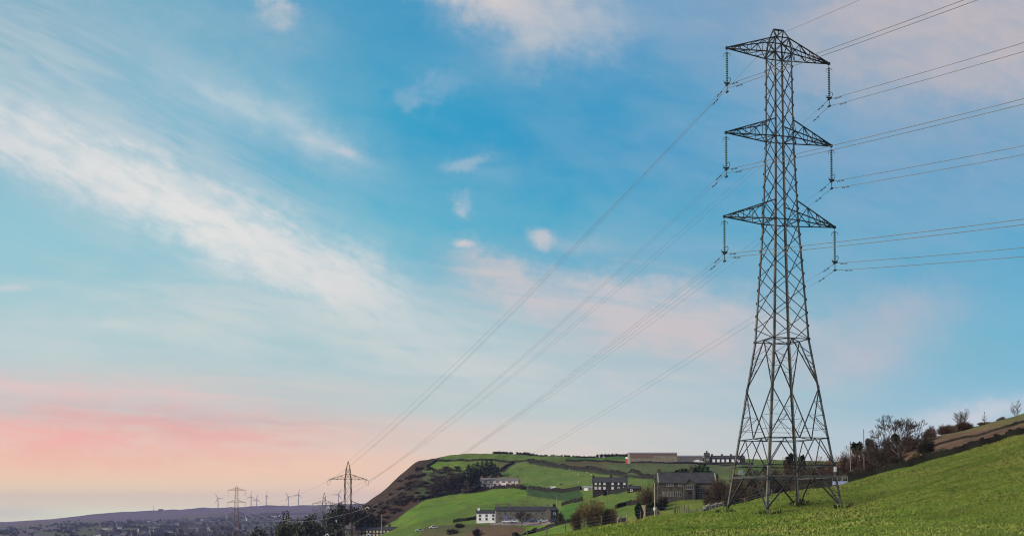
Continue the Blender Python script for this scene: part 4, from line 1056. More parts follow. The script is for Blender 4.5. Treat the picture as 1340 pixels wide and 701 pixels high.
dry_wall([(826, 606), (880, 606.5), (940, 607.5), (985, 608)], 1.2, 1.4, 'dark wall running in front of the hilltop barns', Y0=700, Y1=1000, seed=11)
dry_wall([(785, 646.5), (806, 645.5), (838, 642)], 2.0, 1.2, 'dark garden wall in front of the dark stone houses', Y0=430, Y1=760, seed=12)
dry_wall([(740, 658.5), (755, 656), (762, 654)], 1.0, 1.0, 'low wall in the field left of the round brown bush', Y0=430, Y1=760, seed=13)
dry_wall([(806, 664.5), (820, 660.5), (836, 658.5)], 1.3, 1.2, 'short wall in the field left of the honey coloured pier', Y0=300, Y1=600, seed=14)
dry_wall([(898, (190,)), (912, (215,)), (928, (260,)), (946, (300,))], 0.75, .6, 'pale topped stone wall curving up from the fence to the hall', mat=COPING, seed=15, step=1)

def post_fence(pts, label, gap=2.6, h=1.15, name='wire_fence', mat=WOOD, rails=0):
    P_ = [on(x, Y) for x, Y in pts]; root = empty(name, P_[0], 0, label, 'fence'); r = random.Random(len(pts) * 7)
    pos = []
    for a, b in zip(P_, P_[1:]):
        n = max(1, int((b - a).length / gap)); pos += [lerp(a, b, i / n) for i in range(n)]
    pos.append(P_[-1]); pos = [Vector((q.x, q.y, hz(q.x, q.y))) - P_[0] for q in pos][:95]
    for i, q in enumerate(pos):
        m = MB(); k = 1.5 if i % 7 == 0 else 1; w = .05 * k; hh = h * (1.12 if k > 1 else r.uniform(.9, 1.05)); lean = Vector((r.uniform(-.06, .06), r.uniform(-.05, .05), 0))
        m.beam(q - Vector((0, 0, .4)), q + Vector((0, 0, hh)) + lean, w * 2); m.build('post', mat, root)
    for j, z in enumerate((.35, .7, 1.0)):
        m = MB()
        if rails:
            for a, b in zip(pos, pos[1:]): m.beam(a + Vector((0, -.06, z * h)), b + Vector((0, -.06, z * h)), .06, .14)
            m.build('rail', mat, root)
        else:
            m.tube([q + Vector((0, -.05, z * h)) for q in pos], .012, 4); m.build('wire', STEELP, root)
    return root
post_fence([(690, 149), (740, 151), (787, 152), (838, 153), (882, 154)], 'post and wire fence along the left edge of the foreground field', h=1.35, gap=2.2)
post_fence([(884, 154), (902, 175), (921, 215)], 'post and wire fence running up from the field edge towards the pale rails', h=1.3)
post_fence([(929, 156), (947, 156), (975, 156), (1010, 156)], 'line of short posts on the crest behind the big pylon left foot', h=1.2)
post_fence([(921, 232), (931, 233), (941, 236)], 'short pale timber rail fence in front of the hall', gap=1.6, h=1.5, mat=WOODP, rails=1, name='rail_fence')

# feed trough by the wall
q = on(1100, 147); tr = empty('feed_trough', q, -.1, 'pale blue trough with a grey hurdle beside the right foot of the big pylon', 'trough')
m = MB(); m.box(-.9, .9, -.3, .3, .1, .55); m.build('basin', TROUGH, tr)
m = MB()
for x in (-.95, -.3, .3, .95): m.beam((x, .35, 0), (x, .35, 1.15), .06)
for z in (.3, .6, .9, 1.12): m.beam((-.95, .35, z), (.95, .35, z), .05)
m.build('hurdle', STEELP, tr)

# ------------------------------------------------------------------ trees and bushes
def quads(C, D, N, ln, wd, tint, name, mat, parent):
    """C centres, D long axis, N rough normal -> quads"""
    D = D / np.linalg.norm(D, axis=1, keepdims=True); S = np.cross(D, N); S /= np.linalg.norm(S, axis=1, keepdims=True) + 1e-9
    ln = np.broadcast_to(ln, len(C))[:, None]; wd = np.broadcast_to(wd, len(C))[:, None]
    V = np.stack([C - D * ln / 2 - S * wd / 2, C - D * ln / 2 + S * wd / 2, C + D * ln / 2 + S * wd / 3, C + D * ln / 2 - S * wd / 3], 1).reshape(-1, 3)
    Fq = np.arange(len(V)).reshape(-1, 4)
    return poly_mesh(name, V, Fq, mat, parent, np.repeat(tint, 4, 0))
def tints(rng, n, base, var=.35):
    k = np.exp(rng.normal(0, var, n))[:, None]; return np.clip(np.array(base)[None] * k * (1 + rng.normal(0, .08, (n, 3))), .004, .9)
def trunk_mesh(root, h, r, lean=(0, 0)):
    m = MB(); m.tube([(0, 0, -.6), (lean[0] * .3, lean[1] * .3, h * .35), (lean[0], lean[1], h)], [r, r * .7, r * .35], 7); return m.build('trunk', BARK, root)
def leafy(p, R, H, label, cat, col, n=700, size=.5, name='bush', clumps=9, seed=0, elong=1.0, trunk=True, group=None, z0=.0, up=0.0, mat=None, var=.4):
    """an uneven crown of leaf clumps; R half width, H height"""
    rng = np.random.default_rng(seed); root = empty(name, p, 0, label, cat, group)
    trunk_mesh(root, H * .55, max(.06, R * .07))
    cc = rng.normal(0, 1, (clumps, 3)); cc /= np.linalg.norm(cc, axis=1, keepdims=True); cc *= rng.uniform(.25, .72, (clumps, 1)); cc[:, 2] = cc[:, 2] * .8
    cr = rng.uniform(.3, .5, clumps); pick = rng.integers(0, clumps, n); bright = np.exp(rng.normal(0, .22, clumps))
    d = rng.normal(0, 1, (n, 3)); d /= np.linalg.norm(d, axis=1, keepdims=True)
    q = cc[pick] + d * (cr[pick] * rng.uniform(.35, 1.08, n) ** .7)[:, None]
    C = q * np.array([R, R, (H - z0) / 2]); C[:, 2] += z0 + (H - z0) / 2; C[:, 2] = np.maximum(C[:, 2], .05)
    D = d + rng.normal(0, .5, (n, 3)); D[:, 2] += up
    t = tints(rng, n, col, var) * bright[pick][:, None]
    quads(C, D, rng.normal(0, 1, (n, 3)), size * rng.uniform(.6, 1.5, n) * elong, size * rng.uniform(.5, 1.1, n) / elong, t, 'crown', mat or LEAF, root)
    return root
def conifer(p, H, R, label, seed=0, col=(.02, .035, .018), group=None, n=420):
    rng = np.random.default_rng(seed); root = empty('conifer', p, 0, label, 'tree', group); trunk_mesh(root, H * .95, H * .018)
    z = rng.uniform(.06, 1, n) ** .85; a = rng.uniform(0, 2 * pi, n); tier = .75 + .25 * np.sin(z * 40 + a)
    rr = R * (1 - z) ** rng.uniform(.5, .75) * np.sqrt(rng.uniform(.15, 1, n)) * tier * 1.05
    C = np.stack([np.cos(a) * rr, np.sin(a) * rr, z * H], 1); D = np.stack([np.cos(a), np.sin(a), rng.uniform(-.6, .1, n)], 1)
    quads(C, D, np.tile([0, 0, 1.], (n, 1)) + rng.normal(0, .4, (n, 3)), R * .5 * (1.15 - z) + .15, R * .3 * (1.15 - z) + .1, tints(rng, n, col, .4), 'crown', LEAF, root)
    return root
def bare_tree(p, H, label, seed=0, spread=1.0, col=(.05, .04, .032), group=None, lean=(0, 0), depth=6, r0=None, fork=.28, name='bare_tree', twigr=.018, tips=4):
    r = random.Random(seed); root = empty(name, p, 0, label, 'tree', group); r0 = r0 or H * .022
    tm, cm = MB(), MB(); tl = []
    def grow(a, d, ln, rad, k):
        b = a + d * ln; mid = (a + b) / 2 + Vector((r.uniform(-1, 1), r.uniform(-1, 1), r.uniform(-.4, .6))) * ln * .06
        (tm if k == 0 else cm).tube([a, mid, b], [rad, rad * .85, max(rad * .7, twigr)], 6 if k < 2 else 3, cap=False)
        if k >= depth:
            for i in range(tips):
                dd = (d + Vector((r.uniform(-1, 1), r.uniform(-1, 1), r.uniform(-.4, .7))) * .55).normalized(); q = lerp(a, b, r.uniform(.2, 1))
                cm.tube([q, q + dd * max(ln * r.uniform(.6, 1.1), H * .02)], [twigr * .9, twigr * .5], 3, cap=False)
            return
        n = r.choice((4, 5)) if k == 0 else 3 if k < 3 else 2
        for i in range(n):
            ang = (r.uniform(.3, .8) if k == 0 else r.uniform(.2, .5)) * spread; az = 2 * pi * (i + r.random() * .6) / n
            if k and i == 0: ang *= .4
            t = d.cross(Vector((0, 0, 1)) if abs(d.z) < .95 else Vector((1, 0, 0))).normalized(); u = d.cross(t)
            nd = d * cos(ang) + (t * cos(az) + u * sin(az)) * sin(ang); nd = (nd + Vector((0, 0, .06))).normalized()
            grow(b if k == 0 or i == 0 else lerp(a, b, r.uniform(.55, 1)), nd, ln * (r.uniform(.9, 1.15) if k == 0 else r.uniform(.66, .84)), max(rad * r.uniform(.5, .66), twigr), k + 1)
    d0 = Vector((lean[0], lean[1], 1)).normalized()
    grow(Vector((0, 0, -.3)), d0, H * fork, r0, 0)
    zmax = max(v[2] for v in cm.v); s = H / zmax
    for m in (tm, cm): m.v = [(x * s, y * s, z * s) for x, y, z in m.v]
    tm.build('trunk', BARK, root); o = cm.build('crown', BARKT, root)
    return root
BARKT = pm('twig_bark', (.04, .033, .027), (.075, .06, .05), 1.5, .95)
def thicket(p, R, H, label, seed, col=(.075, .052, .038), n=1500, group=None, name='bare_bush', ln=1.0, wd=.07, cat='bush', trunks=5):
    """leafless shrub or small tree: rounded lobes of fine upward twigs over a few stems"""
    rng = np.random.default_rng(seed); root = empty(name, p, 0, label, cat, group); m = MB()
    for i in range(trunks):
        a = rng.uniform(0, 2 * pi); e = np.array([cos(a) * R * .5, sin(a) * R * .5, H * rng.uniform(.45, .68)])
        m.tube([(0.1 * cos(a), .1 * sin(a), -.3), tuple(e * np.array([.45, .45, .5])), tuple(e)], [max(.06, H * .012), max(.05, H * .009), .025], 5)
    m.build('stem', BARK, root)
    nl = 16 + int(2 * R); az = rng.uniform(0, 2 * pi, nl); rr = np.sqrt(rng.uniform(0, 1, nl)) * .62
    cc = np.stack([np.cos(az) * rr, np.sin(az) * rr, rng.uniform(.2, .66, nl) - rr * rr * .35], 1); cr = rng.uniform(.26, .44, nl); br = np.exp(rng.normal(0, .2, nl))
    pk = rng.integers(0, nl, n); d = rng.normal(0, 1, (n, 3)); d /= np.linalg.norm(d, axis=1, keepdims=True)
    q = cc[pk] + d * (cr[pk] * rng.uniform(0, 1.12, n) ** .5)[:, None] * np.array([1, 1, .85])
    C = q * np.array([R, R, H]); C[:, 2] = np.clip(C[:, 2], .05, H)
    D = q * np.array([1, 1, .4]) + d * .6 + rng.normal(0, .4, (n, 3)); D[:, 2] += .3
    quads(C, D, rng.normal(0, 1, (n, 3)), ln * rng.uniform(.4, 1.3, n), wd * rng.uniform(.6, 1.4, n), tints(rng, n, col, .35) * br[pk][:, None], 'crown', TWIG, root)
    return root
def leader_tree(p, H, label, seed, stems=1, width=.35, group=None, twigr=.014):
    """leafless young tree: straight leaders with many fine ascending side branches"""
    r = random.Random(seed); root = empty('bare_tree', p, 0, label, 'tree', group); tm, cm = MB(), MB()
    for st in range(stems):
        az = 2 * pi * st / stems + r.random(); ln_ = Vector((cos(az), sin(az), 0)) * (H * width * .55 if stems > 1 else H * .03); h = H * (1 if st == 0 else r.uniform(.7, .95))
        def stem(t): return Vector((0, 0, -.2)) + Vector((ln_.x * t, ln_.y * t, h * t)) + Vector((sin(t * 7 + st), cos(t * 5 + seed), 0)) * H * .012
        tm.tube([stem(i / 8) for i in range(9)], [max(.02, H * .013 * (1 - i / 8.5)) for i in range(9)], 5)
        for i in range(34):
            t = r.uniform(.22, .97); a = r.uniform(0, 2 * pi); out = Vector((cos(a), sin(a), r.uniform(.5, 1.3))).normalized(); L = H * width * (1.05 - t) * r.uniform(.6, 1.2) * (.6 + .8 * min(t, .5)) + .15
            b0 = stem(t); b1 = b0 + out * L * .55; b2 = b1 + (out + Vector((0, 0, .45))).normalized() * L * .55
            cm.tube([b0, b1, b2], [twigr * 1.6, twigr * 1.2, twigr * .6], 3, cap=False)
            for j in range(5):
                q = lerp(b0, b2, r.uniform(.25, 1)); d = (out + Vector((r.uniform(-1, 1), r.uniform(-1, 1), r.uniform(-.1, .9))) * .8).normalized(); cm.tube([q, q + d * L * r.uniform(.25, .5)], [twigr, twigr * .5], 3, cap=False)
    tm.build('trunk', BARK, root); cm.build('crown', BARKT, root); return root
VEG = True
# the big bare tree and its neighbours on the bank
q = on(1173, 200); bare_tree(q, at(1188, 541, 200).z - q.z, 'big bare tree with a wide rounded crown on the bank right of the poles', seed=21, spread=1.5, lean=(.26, 0), depth=6, fork=.27, twigr=.028, tips=7)
q = on(1152, 195); bare_tree(q, at(1152, 567, 195).z - q.z, 'pale multi-stemmed bare tree left of the big rounded one', seed=5, spread=.75, depth=6, fork=.2, twigr=.02)
q = on(1144, 172); bare_tree(q, at(1144, 583, 172).z - q.z, 'lower bare tree with mossy stems in front, by the field wall', seed=8, spread=1.2, depth=6, fork=.16, col=(.09, .08, .04), twigr=.02)
for i, (px, top, Y, sd, lab) in enumerate([(1258, 533, 262, 31, 'bare tree of several stems on the skyline above the brown shrub'), (1288, 538, 262, 32, 'thin bare tree on the skyline between two shrubs'), (1330, 522, 262, 33, 'tall thin bare tree on the skyline nearest the right edge'), (1311, 544, 262, 34, 'small dark bushy tree on the skyline left of the tallest thin one'), (1232, 553, 262, 35, 'tiny bare sapling on the skyline left of the others')]):
    q = on(px, Y); leader_tree(q, at(px, top, Y).z - q.z, lab, sd, stems=(5, 1, 2, 4, 2)[i], width=(.5, .34, .42, .6, .4)[i], group='skyline trees on the bank')
for i, (px, top, hwpx, Y, col, lab) in enumerate([
    (1240, 553, 14, 252, (.085, .056, .04), 'red-brown shrub under the several-stemmed skyline tree'),
    (1262, 551, 14, 254, (.085, .058, .042), 'red-brown shrub right of the several-stemmed skyline tree'),
    (1217, 558, 11, 240, (.09, .06, .045), 'small red-brown shrub left of the larger red-brown ones'),
    (1211, 568, 15, 205, (.05, .05, .03), 'dark round bush right of the big bare tree'),
    (1290, 553, 12, 256, (.12, .085, .055), 'pale brown shrub under the thin skyline tree'),
    (1312, 548, 9, 256, (.06, .045, .04), 'dark shrub on the skyline left of the tallest thin tree'),
    (1190, 566, 20, 228, (.07, .05, .04), 'brown thorn thicket behind the trunk of the big bare tree'),
    (1165, 567, 20, 222, (.065, .05, .038), 'dull brown bush between the two bare trees'),
    (1148, 570, 18, 226, (.06, .045, .035), 'dull brown bush behind the pale multi-stemmed tree'),
    (1130, 573, 20, 226, (.07, .048, .04), 'brown bush around the taller plain pole'),
    (1110, 580, 18, 232, (.08, .05, .042), 'reddish bush behind the plain pole right of the pylon'),
    (1090, 586, 18, 238, (.09, .055, .045), 'reddish bush behind the right leg of the big pylon'),
    (1070, 589, 18, 244, (.08, .052, .042), 'brown bush behind the right half of the big pylon'),
    (1050, 591, 18, 250, (.066, .05, .042), 'brown bush behind the middle of the big pylon'),
    (1030, 592, 18, 255, (.07, .05, .042), 'brown bush behind the far leg of the big pylon'),
    (1008, 596, 18, 260, (.07, .05, .042), 'brown bush behind the near leg of the big pylon'),
    (986, 600, 18, 265, (.065, .048, .04), 'dark brown bush behind the left half of the big pylon'),
    (964, 606, 17, 280, (.075, .052, .04), 'brown bush just left of the big pylon'),
    (943, 618, 19, 310, (.07, .05, .038), 'rounded brown bush over the right end of the hall'),
    (1175, 594, 14, 175, (.045, .04, .028), 'dark scrub under the big bare tree by the wall'),
    (1118, 588, 16, 205, (.07, .05, .04), 'brown bush between the two plain poles, close behind the wall'),
    (1096, 594, 16, 205, (.065, .047, .04), 'brown bush behind the wall, just right of the pylon leg'),
    (1160, 590, 14, 195, (.055, .042, .032), 'dark brown bush at the foot of the pale multi-stemmed tree'),
    (1145, 602, 14, 172, (.05, .042, .03), 'dark scrub at the stems of the mossy tree by the wall'),
    (1100, 612, 18, 178, (.05, .042, .033), 'dark scrub behind the wall, between pylon and plain pole'),
    (1080, 618, 18, 182, (.045, .04, .03), 'dark scrub behind the wall at the right pylon leg'),
    (1122, 608, 18, 170, (.06, .05, .035), 'low brown scrub behind the field wall at the plain pole'),
    (1060, 618, 24, 185, (.05, .045, .035), 'dark low scrub behind the pylon feet'),
    (1020, 624, 20, 195, (.05, .042, .035), 'dark low scrub left of the pylon centre'),
    (985, 630, 18, 205, (.055, .045, .035), 'dark low scrub near the left pylon leg'),
    (958, 640, 14, 235, (.06, .045, .035), 'small dark scrub left of the left pylon leg'),
    (1200, 592, 14, 180, (.13, .10, .05), 'straw coloured scrub on the bank above the wall'),
    (773, 645, 25, 262, (.115, .08, .045), 'round rust brown bush at the field edge left of the shed'),
    (754, 662, 10, 258, (.11, .078, .042), 'small rust brown bush joined to the left of the round one'),
    (798, 661, 15, 262, (.10, .075, .042), 'low dull brown bush right of the round rust one'),
    (930, 634, 12, 335, (.06, .046, .034), 'dark bare bush in front of the right end of the hall'),
    (868, 646, 8, 340, (.05, .042, .03), 'low dark scrub before the left windows of the hall'),
    (845, 628, 15, 345, (.085, .06, .04), 'brown bare bush against the left gable of the hall'),
    ]):
    q = on(px, Y); H = at(px, top, Y).z - q.z
    thicket(q, hwpx * Y / F, H, lab, 100 + i, col, n=int(min(6500, 1200 + 200 * hwpx)), ln=.55 * Y / 230, wd=.06 * Y / 230, name='brown_bush')
for i, (px, top, hwpx, Y, lab) in enumerate([(1123, 574, 9, 230, 'dark green pine top left of the taller plain pole'), (1139, 571, 7, 228, 'dark green pine right of the taller plain pole'), (1171, 566, 7, 222, 'dark ivy-green tree touching the left of the big rounded crown'), (1032, 591, 8, 260, 'dark pine behind the centre of the big pylon'), (1050, 594, 6, 258, 'short dark pine behind the far leg of the big pylon')]):
    q = on(px, Y); H = at(px, top, Y).z - q.z
    leafy(q, hwpx * Y / F, H, lab, 'tree', (.018, .03, .014), n=700, size=.45, name='evergreen_tree', clumps=7, seed=200 + i, z0=H * .55)
# evergreens round the hall
for i, (px, top, hwpx, Y, lab) in enumerate([(917, 605, 30, 385, 'broad dark evergreen rising behind the hall roof'), (890, 609, 24, 385, 'lower dark evergreen behind the hall ridge'), (872, 615, 15, 385, 'small dark evergreen at the left behind the hall'), (836, 655, 6, 322, 'small black-green bush left of the honey coloured pier'), (856, 655, 9, 338, 'dark ivy bush at the foot of the hall left gable')]):
    q = on(px, Y); H = at(px, top, Y).z - q.z
    leafy(q, hwpx * Y / F, H, lab, 'tree' if i < 3 else 'bush', (.014, .03, .012), n=2600, size=.7, name='evergreen_tree' if i < 3 else 'dark_bush', clumps=12, seed=220 + i)
# conifer clump beside the brick row
cl = [(607, 612, 640), (613, 606, 641), (619, 603, 640), (625, 604, 636), (631, 602, 626), (637, 601.5, 625), (643, 600.5, 624), (648, 604, 624), (652, 609, 624), (600, 620, 642), (616, 615, 644), (622, 610, 643)]
for i, (px, top, bs) in enumerate(cl):
    q = hit(px, bs, 600, 950); H = at(px, top, q.y).z - q.z
    conifer(q, H * random.uniform(.9, 1.08), H * random.uniform(.28, .4), 'dark green conifer in the clump left of the red brick row', seed=300 + i, group='conifers beside the brick row')
for i, (px, top, bs, hwpx) in enumerate([(575, 622, 646, 9), (585, 614, 645, 9), (594, 610, 644, 9), (602, 607, 641, 8), (568, 630, 650, 8), (610, 622, 645, 8), (632, 612, 627, 8)]):
    q = hit(px, bs, 600, 950); H = at(px, top, q.y).z - q.z
    thicket(q, hwpx * q.y / F, H, 'grey-brown leafless tree in the wood left of the conifers', 330 + i, (.05, .04, .03), n=700, ln=2.4, wd=.22, group='leafless trees left of the conifers', name='bare_tree', cat='tree')
# scrub over the bracken nose
rs = random.Random(4); k = 0
while k < 170:
    px = rs.uniform(462, 602); py = rs.uniform(612, 690); sky = np.interp(px, [440, 470, 500, 530, 548], [692, 667, 643, 617, 604]); low = np.interp(px, [460, 500, 530, 560, 600], [705, 688, 666, 649, 642])
    if py < sky + 7 or py > low: continue
    q = hit(px, py, 500, 1010); k += 1
    thicket(q, rs.uniform(1.5, 5.5), rs.uniform(.8, 2.8), 'small dark scrub bush on the bracken covered nose of the hill', 400 + k, rs.choice([(.032, .027, .017), (.04, .03, .02), (.026, .027, .016), (.045, .033, .023)]), n=170, ln=1.5, wd=.32, group='scrub bushes on the bracken slope', name='scrub_bush')
# trees low on the left, around the two middle pylons
for i, (px, top, hwpx, Y, col, lab) in enumerate([
    (383, 669, 15, 560, (.035, .032, .025), 'tall dark rounded tree at the left end of the valley wood'),
    (402, 672, 11, 520, (.03, .03, .02), 'dark rounded tree left of the small pale pylon'),
    (413, 668, 11, 560, (.028, .03, .02), 'dark tree behind the left arm of the small pale pylon'),
    (434, 664, 12, 620, (.03, .032, .022), 'dark tree between the two middle pylons'),
    (446, 659, 10, 650, (.028, .032, .02), 'dark tree behind the body of the brown pylon'),
    (462, 662, 12, 700, (.03, .032, .022), 'dark tree right of the brown pylon body'),
    (478, 668, 12, 700, (.03, .03, .022), 'dark tree under the right arm of the brown pylon'),
    (367, 682, 10, 540, (.035, .04, .02), 'low olive tree beside the pointed conifer'),
    (392, 684, 14, 480, (.022, .026, .016), 'low black-green tree in front of the valley wood'),
    (425, 684, 14, 470, (.022, .024, .018), 'low dark tree under the small pale pylon'),
    (436, 681, 10, 520, (.024, .026, .018), 'low dark tree at the legs of the brown pylon'),
    (335, 692, 12, 560, (.04, .045, .03), 'low tree at the lower left end of the valley wood'),
    (486, 682, 10, 700, (.035, .035, .022), 'low dark tree above the mill roof'),
    ]):
    q = on(px, Y); H = max(3, (at(px, top, Y).z - q.z) * 1.1)
    leafy(q, hwpx * 1.5 * Y / F, H, lab, 'tree', tuple(v * 1.3 for v in col), n=4200, size=.8, name='dark_tree', clumps=22, seed=500 + i, z0=H * .12)
q = on(354.5, 520); conifer(q, at(354.5, 687, 520).z - q.z, 2.6, 'single pointed dark conifer at the bottom left of the valley wood', seed=540, col=(.014, .022, .014))
q = on(432, 640); bare_tree(q, at(432, 653, 640).z - q.z, 'reddish bare tree on the skyline between the two middle pylons', seed=541, depth=4, twigr=.08, spread=1.2)
# trees by the terrace
q = hit(683, 688.5, 400, 640); bare_tree(q, at(683, 667, q.y).z - q.z, 'bare spreading tree in front of the long terrace', seed=61, depth=5, spread=1.4, fork=.2, twigr=.05)
q = hit(683, 688, 400, 640); 
for i, (px, top, bs, hwpx, col, lab) in enumerate([(733, 668, 683, 6, (.06, .05, .035), 'brown bush at the right end of the terrace'), (724, 672, 681.5, 4, (.05, .055, .03), 'green-brown bush by the darker cottage'), (603, 684, 690, 8, (.05, .045, .035), 'grey-brown scrub left of the white house'), (625, 690, 701, 7, (.04, .04, .03), 'dark scrub at the bottom edge below the white house'), (592, 690, 698, 9, (.06, .055, .035), 'olive scrub by the valley lane'), (792, 639, 648, 4, (.03, .025, .02), 'small dark bush before the middle of the dark stone houses'), (683, 634, 640, 5, (.05, .035, .03), 'dark bush at the right end of the red brick row')]):
    q = hit(px, bs, 330, 900); H = at(px, top, q.y).z - q.z
    thicket(q, hwpx * q.y / F, H, lab, 600 + i, col, n=500, ln=1.4, wd=.2, name='brown_bush')
# hedge trees along the skyline
rs = random.Random(77); sk = []
for x0, x1, hp in ((648, 668, 2.6), (678, 702, 3.4), (704, 718, 2.4), (722, 746, 3.4), (750, 780, 2.6), (782, 800, 3.8), (801, 822, 3.2)):
    x = x0
    while x < x1: sk.append((x, rs.uniform(1.6, 4.0), hp * rs.uniform(.35, 1.0), rs.choice([(.05, .035, .03), (.035, .035, .022), (.06, .042, .032), (.03, .03, .02)]))); x += rs.uniform(1.8, 5.5)
sk += [(917, 5, 8, (.03, .03, .022)), (926.5, 3, 9, (.02, .025, .018)), (921, 2.5, 6, (.03, .03, .022))]
for i, (px, hwpx, hp, col) in enumerate(sk):
    q = on(px, 985 if px < 900 else 905); thicket(q, hwpx * q.y / F, hp * q.y / F + .6, 'small dark tree on the hilltop skyline', 700 + i, col, n=200, ln=1.8, wd=.35, group='small trees on the hilltop skyline', name='skyline_tree', cat='tree')

# grass tufts over the foreground field, one mass
rng = np.random.default_rng(31); n = 105000
Yt = 24 + (158 - 24) * rng.uniform(0, 1, n) ** .72; pxt = rng.uniform(600, 1420, n); Xt = (pxt - PX) / F * Yt
wl = np.interp(pxt, [600, 690, 740, 880, 960, 1035, 1110, 1157, 1500], [150, 151, 155, 161, 161, 158, 151, 150, 150]); kp = Yt < wl
Xt, Yt, pxt = Xt[kp], Yt[kp], pxt[kp]; n = len(Xt); Zt = ht(Xt, Yt)
def blotch(x, y, wl, k):
    w_ = np.random.default_rng(k); o = 0
    for _ in range(7):
        a_ = w_.uniform(0, 2 * pi); f_ = 2 * pi / (wl * w_.uniform(.6, 1.6)); o = o + np.sin(x * cos(a_) * f_ + y * sin(a_) * f_ * .55 + w_.uniform(0, 6.3))
    return o / 2.6
patch = blotch(Xt, Yt, 5.0, 1) * .5 + blotch(Xt, Yt, 15, 2) * 1.0 + blotch(Xt, Yt, 1.7, 3) * .25 + rng.normal(0, .2, n)
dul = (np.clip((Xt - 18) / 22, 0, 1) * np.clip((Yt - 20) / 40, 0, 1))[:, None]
yel = np.clip((patch - .1) / 1.6, 0, 1)[:, None]; drk = np.clip((-patch - .1) / 1.5, 0, 1)[:, None]
colr = np.array([.128, .192, .031]) * (1 - yel) * (1 - drk) + np.array([.185, .208, .052]) * yel + np.array([.082, .14, .023]) * drk
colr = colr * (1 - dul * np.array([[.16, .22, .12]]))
colr = colr * np.exp(rng.normal(0, .11, (n, 1))); q_ = 3
hh = np.repeat(rng.uniform(.04, .13, n) * (1 + .45 * (yel[:, 0] > .4)) * np.clip(Yt / 80, .5, 1), q_); m_ = n * q_
C = np.repeat(np.stack([Xt, Yt, Zt], 1), q_, 0) + rng.normal(0, .12, (m_, 3)) * np.array([1, 1, 0]); C[:, 2] += hh * .35
D = rng.normal(0, .6, (m_, 3)); D[:, 2] = 1
N_ = rng.normal(0, 1, (m_, 3)); N_[:, 2] *= .3
fc = []  # taller, darker tufts added round the pylon feet as contact shading
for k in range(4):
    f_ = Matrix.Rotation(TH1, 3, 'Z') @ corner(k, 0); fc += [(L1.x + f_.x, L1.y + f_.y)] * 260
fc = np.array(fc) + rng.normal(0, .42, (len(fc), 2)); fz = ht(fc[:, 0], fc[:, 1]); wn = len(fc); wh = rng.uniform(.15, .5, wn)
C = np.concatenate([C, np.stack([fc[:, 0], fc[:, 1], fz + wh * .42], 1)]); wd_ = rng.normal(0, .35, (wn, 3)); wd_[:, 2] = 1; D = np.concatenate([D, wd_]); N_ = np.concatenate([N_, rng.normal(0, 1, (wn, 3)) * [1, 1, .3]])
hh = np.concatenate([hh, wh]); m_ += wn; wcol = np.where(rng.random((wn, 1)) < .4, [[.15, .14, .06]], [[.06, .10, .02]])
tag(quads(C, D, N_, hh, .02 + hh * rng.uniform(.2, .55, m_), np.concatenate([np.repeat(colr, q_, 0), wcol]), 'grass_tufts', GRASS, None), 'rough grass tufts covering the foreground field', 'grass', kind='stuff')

# ------------------------------------------------------------------ sheep
def sheep0():
    root = empty('sheep', (0, 0, 0), 0, 'x', 'sheep'); m = MB()
    m.sphere((0, 0, .62), .5, 12, 8, (1.15, .62, .62)); m.sphere((.5, 0, .78), .24, 10, 6, (1, .8, 1))
    for x in (-.35, .33):
        for y in (-.15, .15): m.tube([(x, y, .5), (x + .02, y, .25), (x, y, 0)], [.09, .055, .05], 6)
    m.tube([(-.55, 0, .7), (-.65, 0, .5)], [.06, .03], 5)
    m.build('body', FLEECE, root, smooth=True)
    m = MB(); m.sphere((.72, 0, .84), .14, 10, 6, (1.4, .8, .95)); m.sphere((.62, .14, .9), .06, 6, 4, (.7, 1.4, .5)); m.sphere((.62, -.14, .9), .06, 6, 4, (.7, 1.4, .5)); m.build('head', FACE, root, smooth=True)
    return root
s0 = sheep0(); first = True
for i, (px, py) in enumerate([(700, 609), (714, 611), (753, 618), (757, 621), (774, 621.5), (769, 631), (768, 619), (757, 632), (745, 615), (736, 626), (792, 625), (712, 619), (576, 611), (582, 612.5), (590, 610), (597, 609)]):
    lab = 'tiny white sheep grazing on the hill field above the dark stone houses' if i < 12 else 'tiny white sheep grazing in the small top field left of the conifers'
    grp = 'sheep on the hill field' if i < 12 else 'sheep in the small top field'
    q = hit(px, py, 520, 1000)
    o = s0 if first else copy_tree(s0, q); first = False
    o.location = q; o.rotation_euler = (0, 0, random.uniform(0, 6.28)); o.scale = (.9,) * 3; o['label'] = lab; o['group'] = grp
q = hit(734, 634.5, 520, 900); o = copy_tree(s0, q, .4, 'single dark animal standing on the lane field right of the white van', scale=1.2)
del o['group']; o['category'] = 'sheep'
for c in [c for c in bpy.data.objects if c.parent == o]: c.data = c.data.copy(); c.data.materials[0] = FACE

